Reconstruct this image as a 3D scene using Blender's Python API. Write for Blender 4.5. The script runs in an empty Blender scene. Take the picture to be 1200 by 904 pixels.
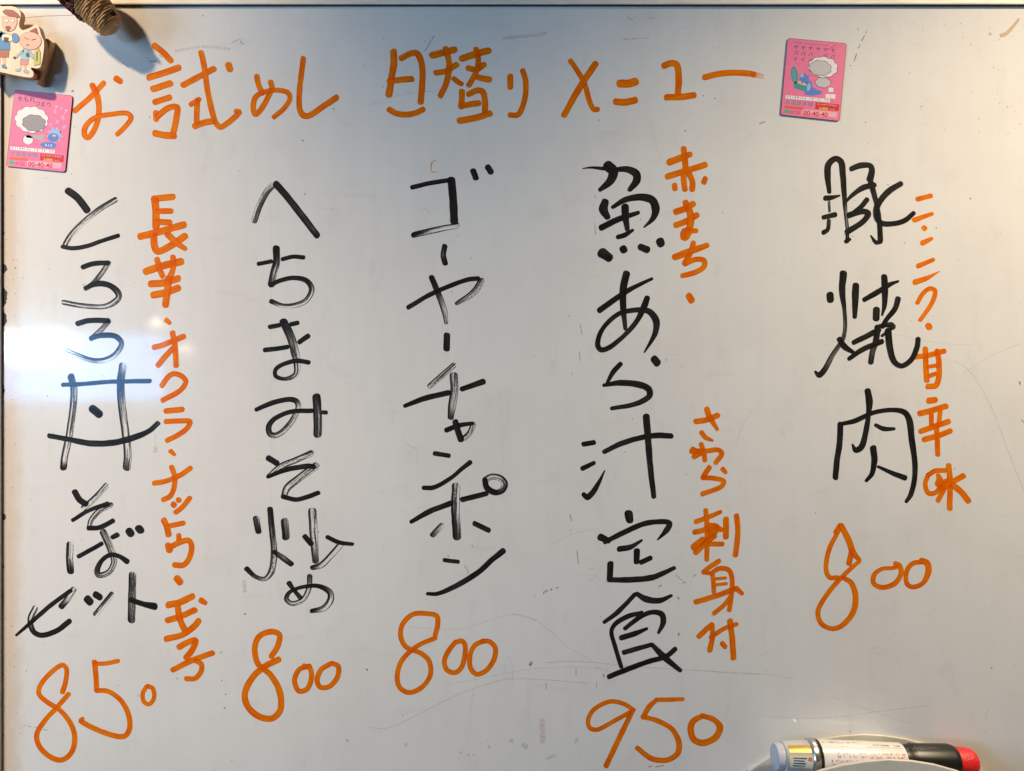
import bpy, bmesh, math, random
from mathutils import Vector, Matrix

# ------------------------------------------------------------------ camera, world, lamps, exposure
S = 0.0006            # metres on the board per pixel of the photograph (1200 px wide)
D = 0.540             # camera to board
sc = bpy.context.scene
COL = sc.collection
R = math.radians

def link(o):
    COL.objects.link(o)
    return o

cam = bpy.data.cameras.new('camera')
cam.sensor_width = 36.0
cam.lens = 36.0 * D / (1200 * S)
cam.clip_start = 0.01
cam.clip_end = 50
camo = link(bpy.data.objects.new('camera', cam))
camo.location = (0, -D, 0)
camo.rotation_euler = (R(90), 0, 0)
sc.camera = camo

world = bpy.data.worlds.new('World')
sc.world = world
world.use_nodes = True
bg = world.node_tree.nodes['Background']
bg.inputs['Color'].default_value = (1.0, 0.82, 0.68, 1)
bg.inputs['Strength'].default_value = 0.045

def aim(o, target):
    o.rotation_euler = (Vector(target) - o.location).to_track_quat('-Z', 'Y').to_euler()

def spot_lamp(name, loc, target, power, color, size_deg, blend, radius):
    l = bpy.data.lights.new(name, 'SPOT')
    l.energy = power; l.color = color; l.spot_size = R(size_deg); l.spot_blend = blend; l.shadow_soft_size = radius
    o = link(bpy.data.objects.new(name, l)); o.location = loc; aim(o, target)
    return o

def area_lamp(name, loc, target, power, color, sx, sy):
    l = bpy.data.lights.new(name, 'AREA')
    l.shape = 'RECTANGLE'; l.size = sx; l.size_y = sy; l.energy = power; l.color = color
    o = link(bpy.data.objects.new(name, l)); o.location = loc; aim(o, target)
    return o

# two warm ceiling spotlights, one to each side above the board
spot_lamp('spotlight_left', (-0.992, -0.846, 1.064), (-0.606, 0, 0.244), 138, (1.0, 0.75, 0.483), 42.3, 0.919, 0.045)
spot_lamp('spotlight_right', (0.70, -0.35, 0.621), (-0.043, 0, -0.671), 50, (1.0, 0.796, 0.531), 71.7, 0.919, 0.025)
# daylight from a doorway on the left, and the two window panes mirrored in the board
area_lamp('doorway_light', (-1.75, -0.95, 0.35), (0, 0, 0.05), 20, (0.51, 0.74, 1.0), 0.45, 0.9)

def mirrored(px, py, t):
    """point whose reflection in the board falls on pixel (px,py), t times the camera distance in front"""
    x, z = (px - 600) * S, (452 - py) * S
    return (x * (1 + t), -D * t, z * (1 + t))
p = mirrored(40, 407, 3.0)
area_lamp('window_pane_bright', p, (-0.3, 0, 0), 2.9, (0.45, 0.78, 1.0), 80 * S * 4, 34 * S * 4)
p = mirrored(100, 430, 3.25)
area_lamp('window_pane_dim', p, (-0.3, 0, 0), 4.6, (0.17, 0.47, 1.0), 166 * S * 4.25, 78 * S * 4.25)
for px, py in ((183, 379), (218, 410)):
    l = bpy.data.lights.new('far_bulb', 'POINT'); l.energy = 0.40; l.color = (1, 0.78, 0.5); l.shadow_soft_size = 0.018
    o = link(bpy.data.objects.new('far_bulb', l)); o.location = mirrored(px, py, 4.0)

vs = sc.view_settings
vs.view_transform = 'Standard'; vs.look = 'None'; vs.gamma = 1.0; vs.exposure = 0.0; vs.use_curve_mapping = False
sc.cycles.max_bounces = 8
sc.cycles.transparent_max_bounces = 24

# ------------------------------------------------------------------ helpers
random.seed(7)
def P(px, py, d=0.0):
    """photo pixel at d metres in front of the board -> world point"""
    k = S * (D - d) / D
    return Vector(((px - 600) * k, -d, (452 - py) * k))

def new_mesh(name, verts, faces, mat, parent=None, smooth=False):
    me = bpy.data.meshes.new(name)
    me.from_pydata([tuple(v) for v in verts], [], faces)
    me.update()
    if smooth:
        for q in me.polygons: q.use_smooth = True
    o = link(bpy.data.objects.new(name, me))
    if mat: me.materials.append(mat)
    if parent: o.parent = parent
    return o

def tag(o, label=None, cat=None, group=None, kind=None):
    if label: o['label'] = label
    if cat: o['category'] = cat
    if group: o['group'] = group
    if kind: o['kind'] = kind
    return o

def box(name, x0, x1, y0, y1, z0, z1, mat, parent=None, bevel=0.0):
    v = [(x, y, z) for x in (x0, x1) for y in (y0, y1) for z in (z0, z1)]
    f = [(0, 1, 3, 2), (4, 6, 7, 5), (0, 4, 5, 1), (2, 3, 7, 6), (0, 2, 6, 4), (1, 5, 7, 3)]
    o = new_mesh(name, v, f, mat, parent)
    if bevel:
        m = o.modifiers.new('b', 'BEVEL'); m.width = bevel; m.segments = 3
        for q in o.data.polygons: q.use_smooth = True
    return o

class NT:
    """tiny node-tree helper"""
    def __init__(self, name):
        self.m = bpy.data.materials.new(name); self.m.use_nodes = True
        self.t = self.m.node_tree; self.n = self.t.nodes
        self.b = self.n['Principled BSDF']; self.out = self.n['Material Output']
    def add(self, typ, **kw):
        n = self.n.new(typ)
        for k, v in kw.items(): setattr(n, k, v)
        return n
    def l(self, a, b): self.t.links.new(a, b)
    def math(self, op, a, b=None, c=None, clamp=False):
        n = self.add('ShaderNodeMath', operation=op, use_clamp=clamp)
        for i, x in enumerate((a, b, c)):
            if x is None: continue
            if isinstance(x, (int, float)): n.inputs[i].default_value = x
            else: self.l(x, n.inputs[i])
        return n.outputs[0]
    def sstep(self, x, a, b, lo=0.0, hi=1.0):
        n = self.add('ShaderNodeMapRange', interpolation_type='SMOOTHSTEP')
        n.inputs['From Min'].default_value = a; n.inputs['From Max'].default_value = b
        n.inputs['To Min'].default_value = lo; n.inputs['To Max'].default_value = hi
        self.l(x, n.inputs['Value']); return n.outputs['Result']
    def noise(self, vec, scale, detail=2.0, rough=0.5, dim='3D'):
        n = self.add('ShaderNodeTexNoise', noise_dimensions=dim)
        n.inputs['Scale'].default_value = scale; n.inputs['Detail'].default_value = detail
        n.inputs['Roughness'].default_value = rough
        if vec is not None: self.l(vec, n.inputs['Vector'])
        return n.outputs['Fac']
    def mapping(self, vec, scale=(1, 1, 1)):
        n = self.add('ShaderNodeMapping'); n.inputs['Scale'].default_value = scale
        self.l(vec, n.inputs['Vector']); return n.outputs['Vector']
    def mix(self, fac, a, b):
        n = self.add('ShaderNodeMix', data_type='RGBA')
        if isinstance(fac, (int, float)): n.inputs['Factor'].default_value = fac
        else: self.l(fac, n.inputs['Factor'])
        for s, x in (('A', a), ('B', b)):
            i = [q for q in n.inputs if q.name == s and q.type == 'RGBA'][0]
            if isinstance(x, tuple): i.default_value = (*x, 1)
            else: self.l(x, i)
        return [q for q in n.outputs if q.type == 'RGBA'][0]

def plain(name, col, rough=0.5, metal=0.0, var=0.0, scale=300, bump=0.0, coat=0.0, spec=0.5, vstretch=(1, 1, 1)):
    k = NT(name); b = k.b
    b.inputs['Roughness'].default_value = rough; b.inputs['Metallic'].default_value = metal
    b.inputs['Specular IOR Level'].default_value = spec
    b.inputs['Coat Weight'].default_value = coat
    g = k.add('ShaderNodeNewGeometry')
    v = k.mapping(g.outputs['Position'], vstretch)
    f = k.noise(v, scale, 4, 0.6)
    dark = tuple(c * (1 - var) for c in col); lite = tuple(min(1, c * (1 + var)) for c in col)
    k.l(k.mix(k.sstep(f, 0.3, 0.7), dark, lite), b.inputs['Base Color'])
    if bump:
        n = k.add('ShaderNodeBump'); n.inputs['Strength'].default_value = bump; n.inputs['Distance'].default_value = 0.001
        k.l(f, n.inputs['Height']); k.l(n.outputs['Normal'], b.inputs['Normal'])
    return k.m

# ------------------------------------------------------------------ materials
def board_material():
    k = NT('enamel_board'); b = k.b
    tc = k.add('ShaderNodeTexCoord'); pos = tc.outputs['Object']
    base = (0.745, 0.735, 0.715)
    # vertical wipe marks, cloudy old ink film, yellowed band along the left and top edge
    wipe = k.noise(k.mapping(pos, (1, 1, 0.12)), 130, 4, 0.6)
    cloud = k.noise(pos, 14, 5, 0.62)
    smear = k.noise(k.mapping(pos, (0.5, 1, 1.6)), 45, 4, 0.7)
    c = k.mix(k.sstep(wipe, 0.35, 0.75, 0.0, 0.22), base, (0.655, 0.645, 0.63))
    c = k.mix(k.sstep(cloud, 0.42, 0.72, 0.0, 0.42), c, (0.655, 0.635, 0.615))
    c = k.mix(k.sstep(smear, 0.56, 0.76, 0.0, 0.34), c, (0.60, 0.56, 0.54))
    haze = k.noise(k.mapping(pos, (2.2, 1, 0.8)), 26, 6, 0.72)
    c = k.mix(k.sstep(haze, 0.56, 0.70, 0.0, 0.20), c, (0.50, 0.49, 0.49))
    sx = k.add('ShaderNodeSeparateXYZ'); k.l(pos, sx.inputs[0])
    edge_n = k.math('MULTIPLY', k.noise(k.mapping(pos, (1, 1, 0.35)), 160, 4, 0.7), 0.014)
    ex = k.math('SUBTRACT', sx.outputs['X'], edge_n)
    left = k.sstep(ex, -0.361, -0.347, 0.6, 0.0)
    c = k.mix(left, c, (0.62, 0.44, 0.27))
    k.l(c, b.inputs['Base Color'])
    k.l(k.sstep(cloud, 0.3, 0.75, 0.20, 0.28), b.inputs['Roughness'])
    b.inputs['Specular IOR Level'].default_value = 0.2
    b.inputs['Coat Weight'].default_value = 0.62
    k.l(k.sstep(smear, 0.35, 0.75, 0.045, 0.095), b.inputs['Coat Roughness'])
    bp = k.add('ShaderNodeBump'); bp.inputs['Strength'].default_value = 0.05; bp.inputs['Distance'].default_value = 0.0006
    k.l(k.noise(pos, 60, 2, 0.5), bp.inputs['Height']); k.l(bp.outputs['Normal'], b.inputs['Normal'])
    k.l(bp.outputs['Normal'], b.inputs['Coat Normal'])
    return k.m

def ink_base(name):
    k = NT(name)
    at = k.add('ShaderNodeAttribute', attribute_name='ink')
    s = k.add('ShaderNodeSeparateColor'); k.l(at.outputs['Color'], s.inputs[0])
    uv = k.add('ShaderNodeUVMap', uv_map='UVMap')
    return k, s.outputs[0], s.outputs[1], s.outputs[2], uv.outputs['UV']

def finish_ink(k, alpha):
    tr = k.add('ShaderNodeBsdfTransparent'); mx = k.add('ShaderNodeMixShader')
    k.l(alpha, mx.inputs[0]); k.l(tr.outputs[0], mx.inputs[1]); k.l(k.b.outputs[0], mx.inputs[2])
    k.l(mx.outputs[0], k.out.inputs['Surface'])
    return k.m

def black_ink():
    k, dry, vn, rnd, uv = ink_base('black_marker_ink')
    fine = k.noise(k.mapping(uv, (1 / 60, 1 / 1.7, 1)), 1.0, 3, 0.65, '2D')
    broad = k.noise(k.mapping(uv, (1 / 70, 1 / 3.4, 1)), 1.0, 1, 0.5, '2D')
    grain = k.noise(k.mapping(uv, (1 / 2.2, 1 / 1.1, 1)), 1.0, 2, 0.6, '2D')
    n = k.math('ADD', k.math('ADD', k.math('MULTIPLY', fine, 0.52), k.math('MULTIPLY', broad, 0.32)), k.math('MULTIPLY', grain, 0.16))
    gap = k.sstep(n, 0.455, 0.535)
    side = k.sstep(vn, 0.10, 0.42, 0.12, 1.0)
    gap = k.math('MULTIPLY', k.math('ADD', k.math('MULTIPLY', gap, 0.78), 0.24), side)
    e = k.math('MULTIPLY', k.math('ABSOLUTE', k.math('SUBTRACT', vn, 0.5)), 2.0)
    rim = k.sstep(e, 0.84, 0.95, 1.0, 0.30)
    amount = k.sstep(dry, 0.0, 0.85, 0.0, 1.12)
    hole = k.math('MULTIPLY', k.math('MULTIPLY', gap, rim), amount, clamp=True)
    pool = k.noise(k.mapping(uv, (1 / 22, 1 / 9, 1)), 1.0, 2, 0.55, '2D')
    alpha = k.math('SUBTRACT', k.sstep(pool, 0.40, 0.72, 0.988, 0.88), hole, clamp=True)  # patches of thinner ink, also standing in for a grey sheen
    b = k.b
    k.l(k.mix(k.sstep(broad, 0.3, 0.7), (0.010, 0.0095, 0.009), (0.020, 0.017, 0.015)), b.inputs['Base Color'])
    b.inputs['Roughness'].default_value = 0.36
    b.inputs['Specular IOR Level'].default_value = 0.12
    b.inputs['Coat Weight'].default_value = 0.42; b.inputs['Coat Roughness'].default_value = 0.07
    return finish_ink(k, alpha)

def orange_ink():
    k, dry, vn, rnd, uv = ink_base('orange_marker_ink')
    streak = k.noise(k.mapping(uv, (1 / 30, 1 / 2.6, 1)), 1.0, 3, 0.6, '2D')
    pool = k.noise(k.mapping(uv, (1 / 16, 1 / 14, 1)), 1.0, 2, 0.5, '2D')
    e = k.math('MULTIPLY', k.math('ABSOLUTE', k.math('SUBTRACT', vn, 0.5)), 2.0)
    edge = k.sstep(e, 0.55, 1.0, 0.0, 0.55)
    f = k.math('ADD', k.math('ADD', k.sstep(pool, 0.32, 0.68, 0.0, 0.55), edge), k.sstep(streak, 0.35, 0.7, -0.15, 0.2), clamp=True)
    c = k.mix(f, (0.98, 0.26, 0.003), (0.86, 0.14, 0.002))
    b = k.b
    k.l(c, b.inputs['Base Color'])
    b.inputs['Roughness'].default_value = 0.42
    b.inputs['Specular IOR Level'].default_value = 0.15
    b.inputs['Coat Weight'].default_value = 0.25; b.inputs['Coat Roughness'].default_value = 0.08
    thin = k.noise(k.mapping(uv, (1 / 40, 1 / 1.5, 1)), 1.0, 2, 0.6, '2D')
    gap = k.math('MULTIPLY', k.sstep(thin, 0.38, 0.55, 0.3, 1.0), dry)
    dye = k.add('ShaderNodeBsdfTransparent')
    k.l(k.mix(f, (0.995, 0.54, 0.04), (0.98, 0.38, 0.02)), dye.inputs['Color'])
    body = k.add('ShaderNodeMixShader')
    k.l(k.sstep(streak, 0.3, 0.72, 0.62, 0.38), body.inputs[0]); k.l(dye.outputs[0], body.inputs[1]); k.l(b.outputs[0], body.inputs[2])
    tr = k.add('ShaderNodeBsdfTransparent'); mx = k.add('ShaderNodeMixShader')
    k.l(gap, mx.inputs[0]); k.l(body.outputs[0], mx.inputs[1]); k.l(tr.outputs[0], mx.inputs[2])
    k.l(mx.outputs[0], k.out.inputs['Surface'])
    return k.m

def film(name, col, alpha, scale=900):
    """thin residue on the board: colour with patchy cover"""
    k = NT(name); b = k.b
    g = k.add('ShaderNodeNewGeometry')
    n = k.noise(g.outputs['Position'], scale, 3, 0.6)
    b.inputs['Base Color'].default_value = (*col, 1); b.inputs['Roughness'].default_value = 0.5
    return finish_ink(k, k.sstep(n, 0.3, 0.65, alpha * 0.25, alpha))

BOARD = board_material()
BLACK = black_ink(); ORANGE = orange_ink()
FRAME = plain('cream_painted_frame', (0.86, 0.82, 0.70), 0.4, 0.0, 0.10, 250, vstretch=(0.2, 1, 1))
EDGE = plain('dark_shade_strip', (0.030, 0.028, 0.027), 0.6, var=0.3)
RAIL = plain('grey_side_rail', (0.30, 0.29, 0.27), 0.4, 0.2, 0.15)
WALL = plain('wall_paint', (0.42, 0.40, 0.37), 0.8, var=0.08, scale=40, bump=0.2)
CHIP = plain('bare_steel_chip', (0.045, 0.042, 0.04), 0.7, var=0.5, scale=1500, bump=0.4)

# ------------------------------------------------------------------ wall and whiteboard
BX0, BX1, BZ0, BZ1 = (3.2 - 600) * S, (1504 - 600) * S, (452 - 1010) * S, (452 - 6.9) * S
wall = new_mesh('wall', [(-1.6, 0.0145, -1.1), (1.9, 0.0145, -1.1), (1.9, 0.0145, 1.1), (-1.6, 0.0145, 1.1)], [(0, 1, 2, 3)], WALL)
tag(wall, 'plain grey painted wall behind the whiteboard', 'wall', kind='structure')

wb = link(bpy.data.objects.new('whiteboard', None)); wb.location = (0, 0, BZ0)
tag(wb, 'large whiteboard with a handwritten Japanese lunch menu in black and orange marker', 'whiteboard')
INV = Matrix.Translation((0, 0, -BZ0))
def kid(o, par=None):
    """parent keeping the world place"""
    par = par or wb
    o.parent = par
    o.matrix_parent_inverse = par.matrix_world.inverted() if par is not wb else INV
    return o

kid(box('board_panel', BX0, BX1, 0.0, 0.012, BZ0, BZ1, BOARD))
rw, td = 0.017, 0.0022
def sloped_rail():
    pr = [(-td, BZ1), (-td - 0.0002, BZ1 + 0.0007), (-td + 0.0006, BZ1 + 0.0018), (0.0030, BZ1 + 0.0080), (0.006, BZ1 + rw), (0.0140, BZ1 + rw), (0.0140, BZ1)]
    n = len(pr); V = [(x, y, z) for x in (BX0 - rw, BX1 + rw) for y, z in pr]
    F = [(i, (i + 1) % n, n + (i + 1) % n, n + i) for i in range(n)] + [tuple(range(n)), tuple(range(2 * n - 1, n - 1, -1))]
    o = new_mesh('frame_rail', V, F, FRAME)
    bm = bmesh.new(); bm.from_mesh(o.data); bmesh.ops.recalc_face_normals(bm, faces=bm.faces); bm.to_mesh(o.data); bm.free()
    return o
kid(sloped_rail())
kid(box('frame_rail', BX0 - rw, BX1 + rw, -td, 0.0140, BZ0 - rw, BZ0, FRAME, bevel=0.0010))
kid(box('frame_rail', BX0 - rw, BX0, -0.0017, 0.0140, BZ0 + 0.0002, BZ1 - 0.0002, RAIL, bevel=0.0006))
kid(box('frame_rail', BX1, BX1 + rw, -0.0030, 0.0140, BZ0 + 0.0002, BZ1 - 0.0002, RAIL, bevel=0.0006))
# thin dark strips painting in the shadow line along the top and left rails
kid(box('shade_strip', BX0, BX1, -0.0012, -0.0001, BZ1 - 0.0006, BZ1 + 0.0002, EDGE))
kid(box('shade_strip', BX0 - 0.0004, BX0 + 0.0002, -0.0012, -0.0001, BZ0, BZ1 - 0.0008, EDGE))

# ------------------------------------------------------------------ handwriting
# crops of the photograph the strokes were read from: key -> (x0, y0, scale)
CROP = {'A': (60, 40, 3.3333), 'B': (430, 30, 5.714), 'C': (640, 40, 4.2857), 'D': (40, 200, 4.518), 'E': (40, 360, 4.518),
        'F': (0, 550, 3.931), 'G': (20, 690, 4.223), 'H': (270, 200, 5.021), 'I': (270, 360, 3.767), 'J': (270, 580, 3.2286),
        'K': (450, 180, 3.767), 'L': (450, 410, 3.767), 'M': (440, 620, 4.109), 'N': (660, 170, 4.52), 'O': (660, 310, 4.52),
        'P': (660, 460, 4.518), 'Q': (680, 590, 4.52), 'R': (670, 704, 4.518), 'S': (940, 170, 5.65), 'T': (940, 300, 5.648),
        'U': (950, 440, 5.02), 'V': (940, 580, 5.02), 'W': (150, 370, 3.927), 'X': (150, 560, 3.617), 'Z': (0, 0, 1.0)}

# glyph, colour, crop, strokes ('x,y:width~dryness', width and dryness carry on until changed, '|' lifts the pen)
TEXT = [
 # heading
 ('お','o','A','92,300:20 150,250 205,192|160,200:22 182,250 185,320:20 170,370 145,405 130,395 135,360 170,328:18 240,313 295,310 312,325 300,350 258,392|253,174:22 270,185'),
 ('試','o','A','402,45:22 440,75 468,105|382,170:24 440,152 498,132|398,215:24 465,193|405,266:22 462,248|408,306:20 410,335|415,322:22 455,290 490,285 492,310 475,395|405,388:24 440,395 480,398|515,200:22 570,170 635,136|585,72:20 598,130 610,220 630,310 645,350 664,364 735,305 720,300:16|545,275:18 578,255|570,258:20 568,310 568,350|560,360:22 600,345 632,340|692,120:24 697,138'),
 ('め','o','A','803,165:20 812,205 826,232|857,188:20 862,210 840,260 815,300 797,314 789,285 800,245 840,225:18 890,220 925,230 932,255 910,290 870,325'),
 ('し','o','A','985,95:20 978,150 970,220 970,290 985,318:22 1010,318 1060,285 1115,248'),
 ('日','o','B','178,175:42 180,250 165,350 147,465|230,220:38 290,190 335,188 365,250 372,350 360,515|150,375:38 220,365 300,358|150,563:36 200,590 270,597 330,585 375,562'),
 ('替','o','B','435,200:42 500,185 588,162|462,318:36 530,305 600,262|526,155:36 545,220 550,290 530,390 492,472|580,355:32 605,375 632,392|635,222:42 700,200 815,168|677,285:36 730,295 785,262|730,158:34 745,220 735,300 700,370 682,400|745,347:38 790,358 820,362|635,440:36 635,500 630,545|680,460:36 740,435 775,445 790,510 790,578|630,540:36 690,528 750,520|620,638:40 720,620 822,588'),
 ('り','o','B','960,340:36 960,415|1043,303:34 1062,370 1062,460 1040,550 1010,598 958,600'),
 ('メ','o','C','122,135:24 160,190 195,255 215,330 238,378 258,378:26|248,150:30 200,220 150,300 90,408:28'),
 ('ニ','o','C','370,250:38 410,249 448,240|350,340:32 400,343 447,332'),
 ('ュ','o','C','592,160:30 630,147 656,155 666,220 662,295|605,318:30 680,316 742,308'),
 ('ー','o','C','795,218:28 860,202 930,195 1000,197 1042,203|1040,203:28~.25 1060,207~.7 1082,212~.95'),
 # first column
 ('と','k','D','180,108:38 230,145 280,210|430,155:28~.8 360,195 270,265 200,335 165,390|150,403:22~0 200,412 280,400 360,372 445,345'),
 ('ろ','k','D','258,512:26 310,494 390,489|395,487:26~.75 360,540 310,600 272,626|270,622:20~0 330,600:30 390,605 435,635:32~.25 448,670~.55 420,700~.7 370,720:26 300,720~.45 230,712~.65 155,698'),
 ('ろ','k','E','230,88:28 290,72 392,72|395,75:26~.7 350,125 302,168|300,165:24~0 360,150:28 430,155 462,190~.3 440,240~.6 390,275~.7 320,284:26~.4 240,260~.6 170,230'),
 ('丼','k','E','195,368:36~.1 210,440~.5 205,540~.8 185,680 160,800 155,850~.1|470,312:40~.6 458,400~.1 462,500~.5 480,640~.6 495,770~.8 490,850~.5|152,412:22~0 250,408 400,396 612,392:24|308,538:42 345,568|80,682:26 180,700 300,722:32 420,718 530,690 610,655:26~.1 655,615~.3'),
 ('そ','k','F','345,105:28~.1 365,140 395,160|490,75:26~.85 440,130 385,178|335,235:18~0 410,190 495,160:22|512,165:24~.75 460,190 420,235 412,268|408,272:22~.1 460,268 520,238'),
 ('ば','k','F','322,348:32~.6 320,410 325,470~.1|362,402:20~0 430,365 468,343|518,314:20 540,303:24|475,290:32~.4 500,345~.55 520,395~.7 525,430:26~.75 500,475~.7 455,488~.4 447,465~.2 470,420:20~0 510,394 550,402 585,425:26|594,285:34~0 603,298|638,272:34 648,283'),
 ('セ','k','F','75,765:12 150,700:20 230,630 325,560|338,555:28~.6 310,600 283,632~.1|162,640:26~.8 140,690~.6 152,745:24~.1 190,765~0 260,745 320,700'),
 ('ッ','k','F','402,598:34~.1 415,612|440,578:30 460,590|515,575:24~.8 480,620 440,668'),
 ('ト','k','F','610,488:34~.65 608,590~.55 605,695~.3|602,602:24~0 660,622 712,632:32'),
 # first column, orange note
 ('長','o','D','632,150:32 735,140|640,155:36 645,230 645,300|652,215:28 725,215|655,272:30 718,275|562,350:34 660,325 792,287|632,345:34 637,400 655,428 720,400 798,347|705,335:32 750,380 800,415:22'),
 ('芋','o','D','592,535:36 680,505 778,482|650,470:28 665,520 680,560|735,458:28 735,520 718,568|617,600:34 680,595 762,572|630,660:34 700,645 762,622|712,570:34 705,640 695,712'),
 ('、','o','D','700,792:26 718,808:20'),
 ('オ','o','W','120,147:24 170,132 256,96|205,80:24 215,130 222,230|205,152:24 170,190 138,230'),
 ('ク','o','W','155,323:22 185,282 212,268 248,280 266,305 240,345 160,390'),
 ('ラ','o','W','174,440:24 250,432|174,488:22 240,485 285,488 270,520 230,550 180,575'),
 ('、','o','W','197,624:22 213,640:16'),
 ('ナ','o','W','120,772:22 180,760 240,735 288,702|200,697:22 215,740 212,790 195,830 162,848'),
 ('ッ','o','X','192,113:24 196,116|214,93:22 216,97|262,86:20 230,125 202,147'),
 ('ト','o','X','152,180:24 165,210 172,242|170,206:20 235,192'),
 ('ウ','o','X','215,244:20 215,265|170,286:26 176,308|176,296:22 220,274 255,266 270,290 260,340 235,370 197,370'),
 ('・','o','X','207,427:28 221,443'),
 ('玉','o','X','170,540:26 220,528 273,503|167,605:24 230,585 283,561|162,683:24 230,666 280,630 300,607|210,545:24 220,600 240,645|310,520:24 328,531:18'),
 ('子','o','X','217,718:24 250,700 285,690 275,725 247,763|190,815:22 270,775 358,743|285,775:20 310,790 310,820 285,850 247,852'),
 ('8','o','G','225,512:24 240,460:22 245,400 225,378 180,405 120,470 108,520 150,562 210,600 260,660:24 285,730 270,810 220,848 160,830 110,780 98,720 140,650:22 200,585 255,522'),
 ('5','o','G','383,362:24 390,430 394,505|388,372:20 440,370 500,358|394,505:22 450,508 510,550 550,620:24 557,690 535,728 490,730 400,700 315,655 325,642:16'),
 ('0','o','G','640,485:20 622,520 628,560 655,572 678,540 672,495 645,482'),
 # second column
 ('へ','k','H','140,295:36~.85 175,200 215,125 252,85|268,80:40~.1 330,150~.05 420,265~.22 485,350:38~.25 510,382~.05'),
 ('ち','k','H','165,550:24~0 205,542 240,535|306,522:24 370,507 430,512:26|270,458:40~0 270,540~.4 255,600~.65 240,670~.3|235,675:26~0 300,645 380,632 450,650:30~.1 478,700:34~.5 450,760:30~.75 390,790~.85 310,795:24~.75 240,770:28~.1'),
 ('ま','k','I','174,88:20~0 216,80|268,76:20 296,70|152,190:20 210,183 252,176|304,155:20 343,128:22|235,66:36~.05 265,130~.3 285,200~.6 295,260:28~.8 285,300:22~.7 240,317:16~.3 200,305:18~.1 200,275:18~0 240,250 295,237:20 345,245'),
 ('み','k','I','114,453:18~0 180,425:22 255,408 290,415:24~.2 300,440~.6 285,480~.8 250,530 205,565~.6 175,560:26~.3 170,525:24~.1 200,490:20~0 270,462 360,458|408,465:18 423,466|380,397:36~.1 385,480~.6 385,562~.35'),
 ('そ','k','I','168,667:26~0 205,690|358,645:26~.8 290,675 220,705 167,748:18|165,750:16~0 240,720:22 340,702 368,705|378,700:32~.75 310,750 250,800 235,838:24~.4|235,838:20~0 290,850 340,838 388,820'),
 ('炒','k','J','97,90:24~.5 106,138~.1|205,100:28~.45 210,160~.25|150,55:22~.1 158,140~.4 165,220:24~.5 155,290~.7 130,318:16~.6 95,310~.4 62,280:20~.1|165,215:16~.2 200,240:22~.4 230,262:20~.1|310,62:30~.7 315,150~.75 322,250:24~.3|282,158:20~.1 305,185|367,160:16~0 410,180 462,187:13|420,185:22~.6 380,230~.8 345,265~.7 310,276:18~.2'),
 ('め','k','J','222,335:20~.2 240,360:14 265,390:18|300,308:20~.4 298,350~.6 275,395:18~.75 235,412~.6 212,395~.3 225,368:14~0 270,350 330,345:16 375,368:22~.3 378,400:26~.7 350,430:22~.6 307,440:16~.1'),
 ('8','o','J','155,612:20 180,570 185,530 155,518 110,535 92,580 105,640 150,680 185,740:22 190,810 160,845 110,840 65,800 55,750 85,690 130,650 183,623'),
 ('0','o','J','300,648:18 262,660 243,700 258,742 290,735 307,690 300,655 278,648'),
 ('0','o','J','378,640:18 345,660 328,700 340,728 375,725 405,690 408,650 385,637'),
 # third column
 ('ゴ','k','K','124,150:20~0 200,132 292,117|297,118:34~.02 305,200~.08 310,300|325,318:22~.6 240,335:26~.75 150,355~.3 130,360:24~0|394,77:26~0 405,108|458,60:26 472,82'),
 ('ー','k','K','268,410:24~.1 262,450~.3 270,485~.1'),
 ('ヤ','k','K','107,680:20~0 200,625 290,585 370,557 415,552|430,560:26~.5 400,610:30~.8 320,663:16~.3|210,547:24~.1 240,620:26~.3 265,690~.55 275,748:16~.5'),
 ('ー','k','K','278,803:28~.15 276,862~.1'),
 ('チ','k','L','308,68:24~.75 255,115 202,162|92,248:18~0 180,215:24 284,190|344,174:22 438,141:26|308,114:34~.65 310,180~.6 300,250~.55 295,298:26~.2'),
 ('ャ','k','L','275,355:22~0 330,335 390,325:16|395,328:24~.6 380,365~.75 350,395|315,318:26~.15 330,370 340,396:28'),
 ('ン','k','L','224,458:20~0 286,468|175,610:20 220,608 290,570:18 345,525 380,497:22'),
 ('ポ','k','L','120,760:18~.1 200,715:24~0 294,678|346,662:24 452,635:22|318,602:36~.7 315,700 322,826~.3|255,775:24~.7 215,818~.3|400,767:22~0 462,797|445,575:22~0 455,610:26 490,630~.1 522,620~.4 533,590~.7 510,565 475,560 447,575~.5'),
 ('ン','k','M','332,150:20~0 365,155 398,158|250,312:16 300,312:20 400,268:26 500,205 560,150:26~.05 615,106:28'),
 ('8','o','M','288,510:22 300,460 295,420 250,408 180,412 130,460 122,520 150,570 220,600 260,640 262,710 220,765 160,788 115,760 105,700 130,630 200,565:20 288,525:22'),
 ('0','o','M','385,545:22 350,590 332,640 345,680 385,692 415,665 430,610 432,560 415,540 390,545'),
 ('0','o','M','520,540:22 480,560 455,610 458,670 490,700 535,680 570,630 577,575 550,543 515,540'),
 # fourth column
 ('魚','k','N','103,125:5 150,120:12 215,126:20|237,112:56 265,140:52 250,190:42 195,238:22|280,130:24 340,130:34 385,152:42 388,190:40 352,238:24|222,302:38 213,340:48 234,382:32|262,330:20 330,290:30 410,277:36 470,292:42 490,340:42 475,390:28 428,436:8|202,438:32 290,395:32 398,359:20|328,328:40 330,380:36 340,448:24|290,488:24 330,475:26 368,452:16|207,572:52 243,598:44|318,549:38 322,557|410,540:34 445,555:36|513,510:42 518,524:40'),
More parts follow.
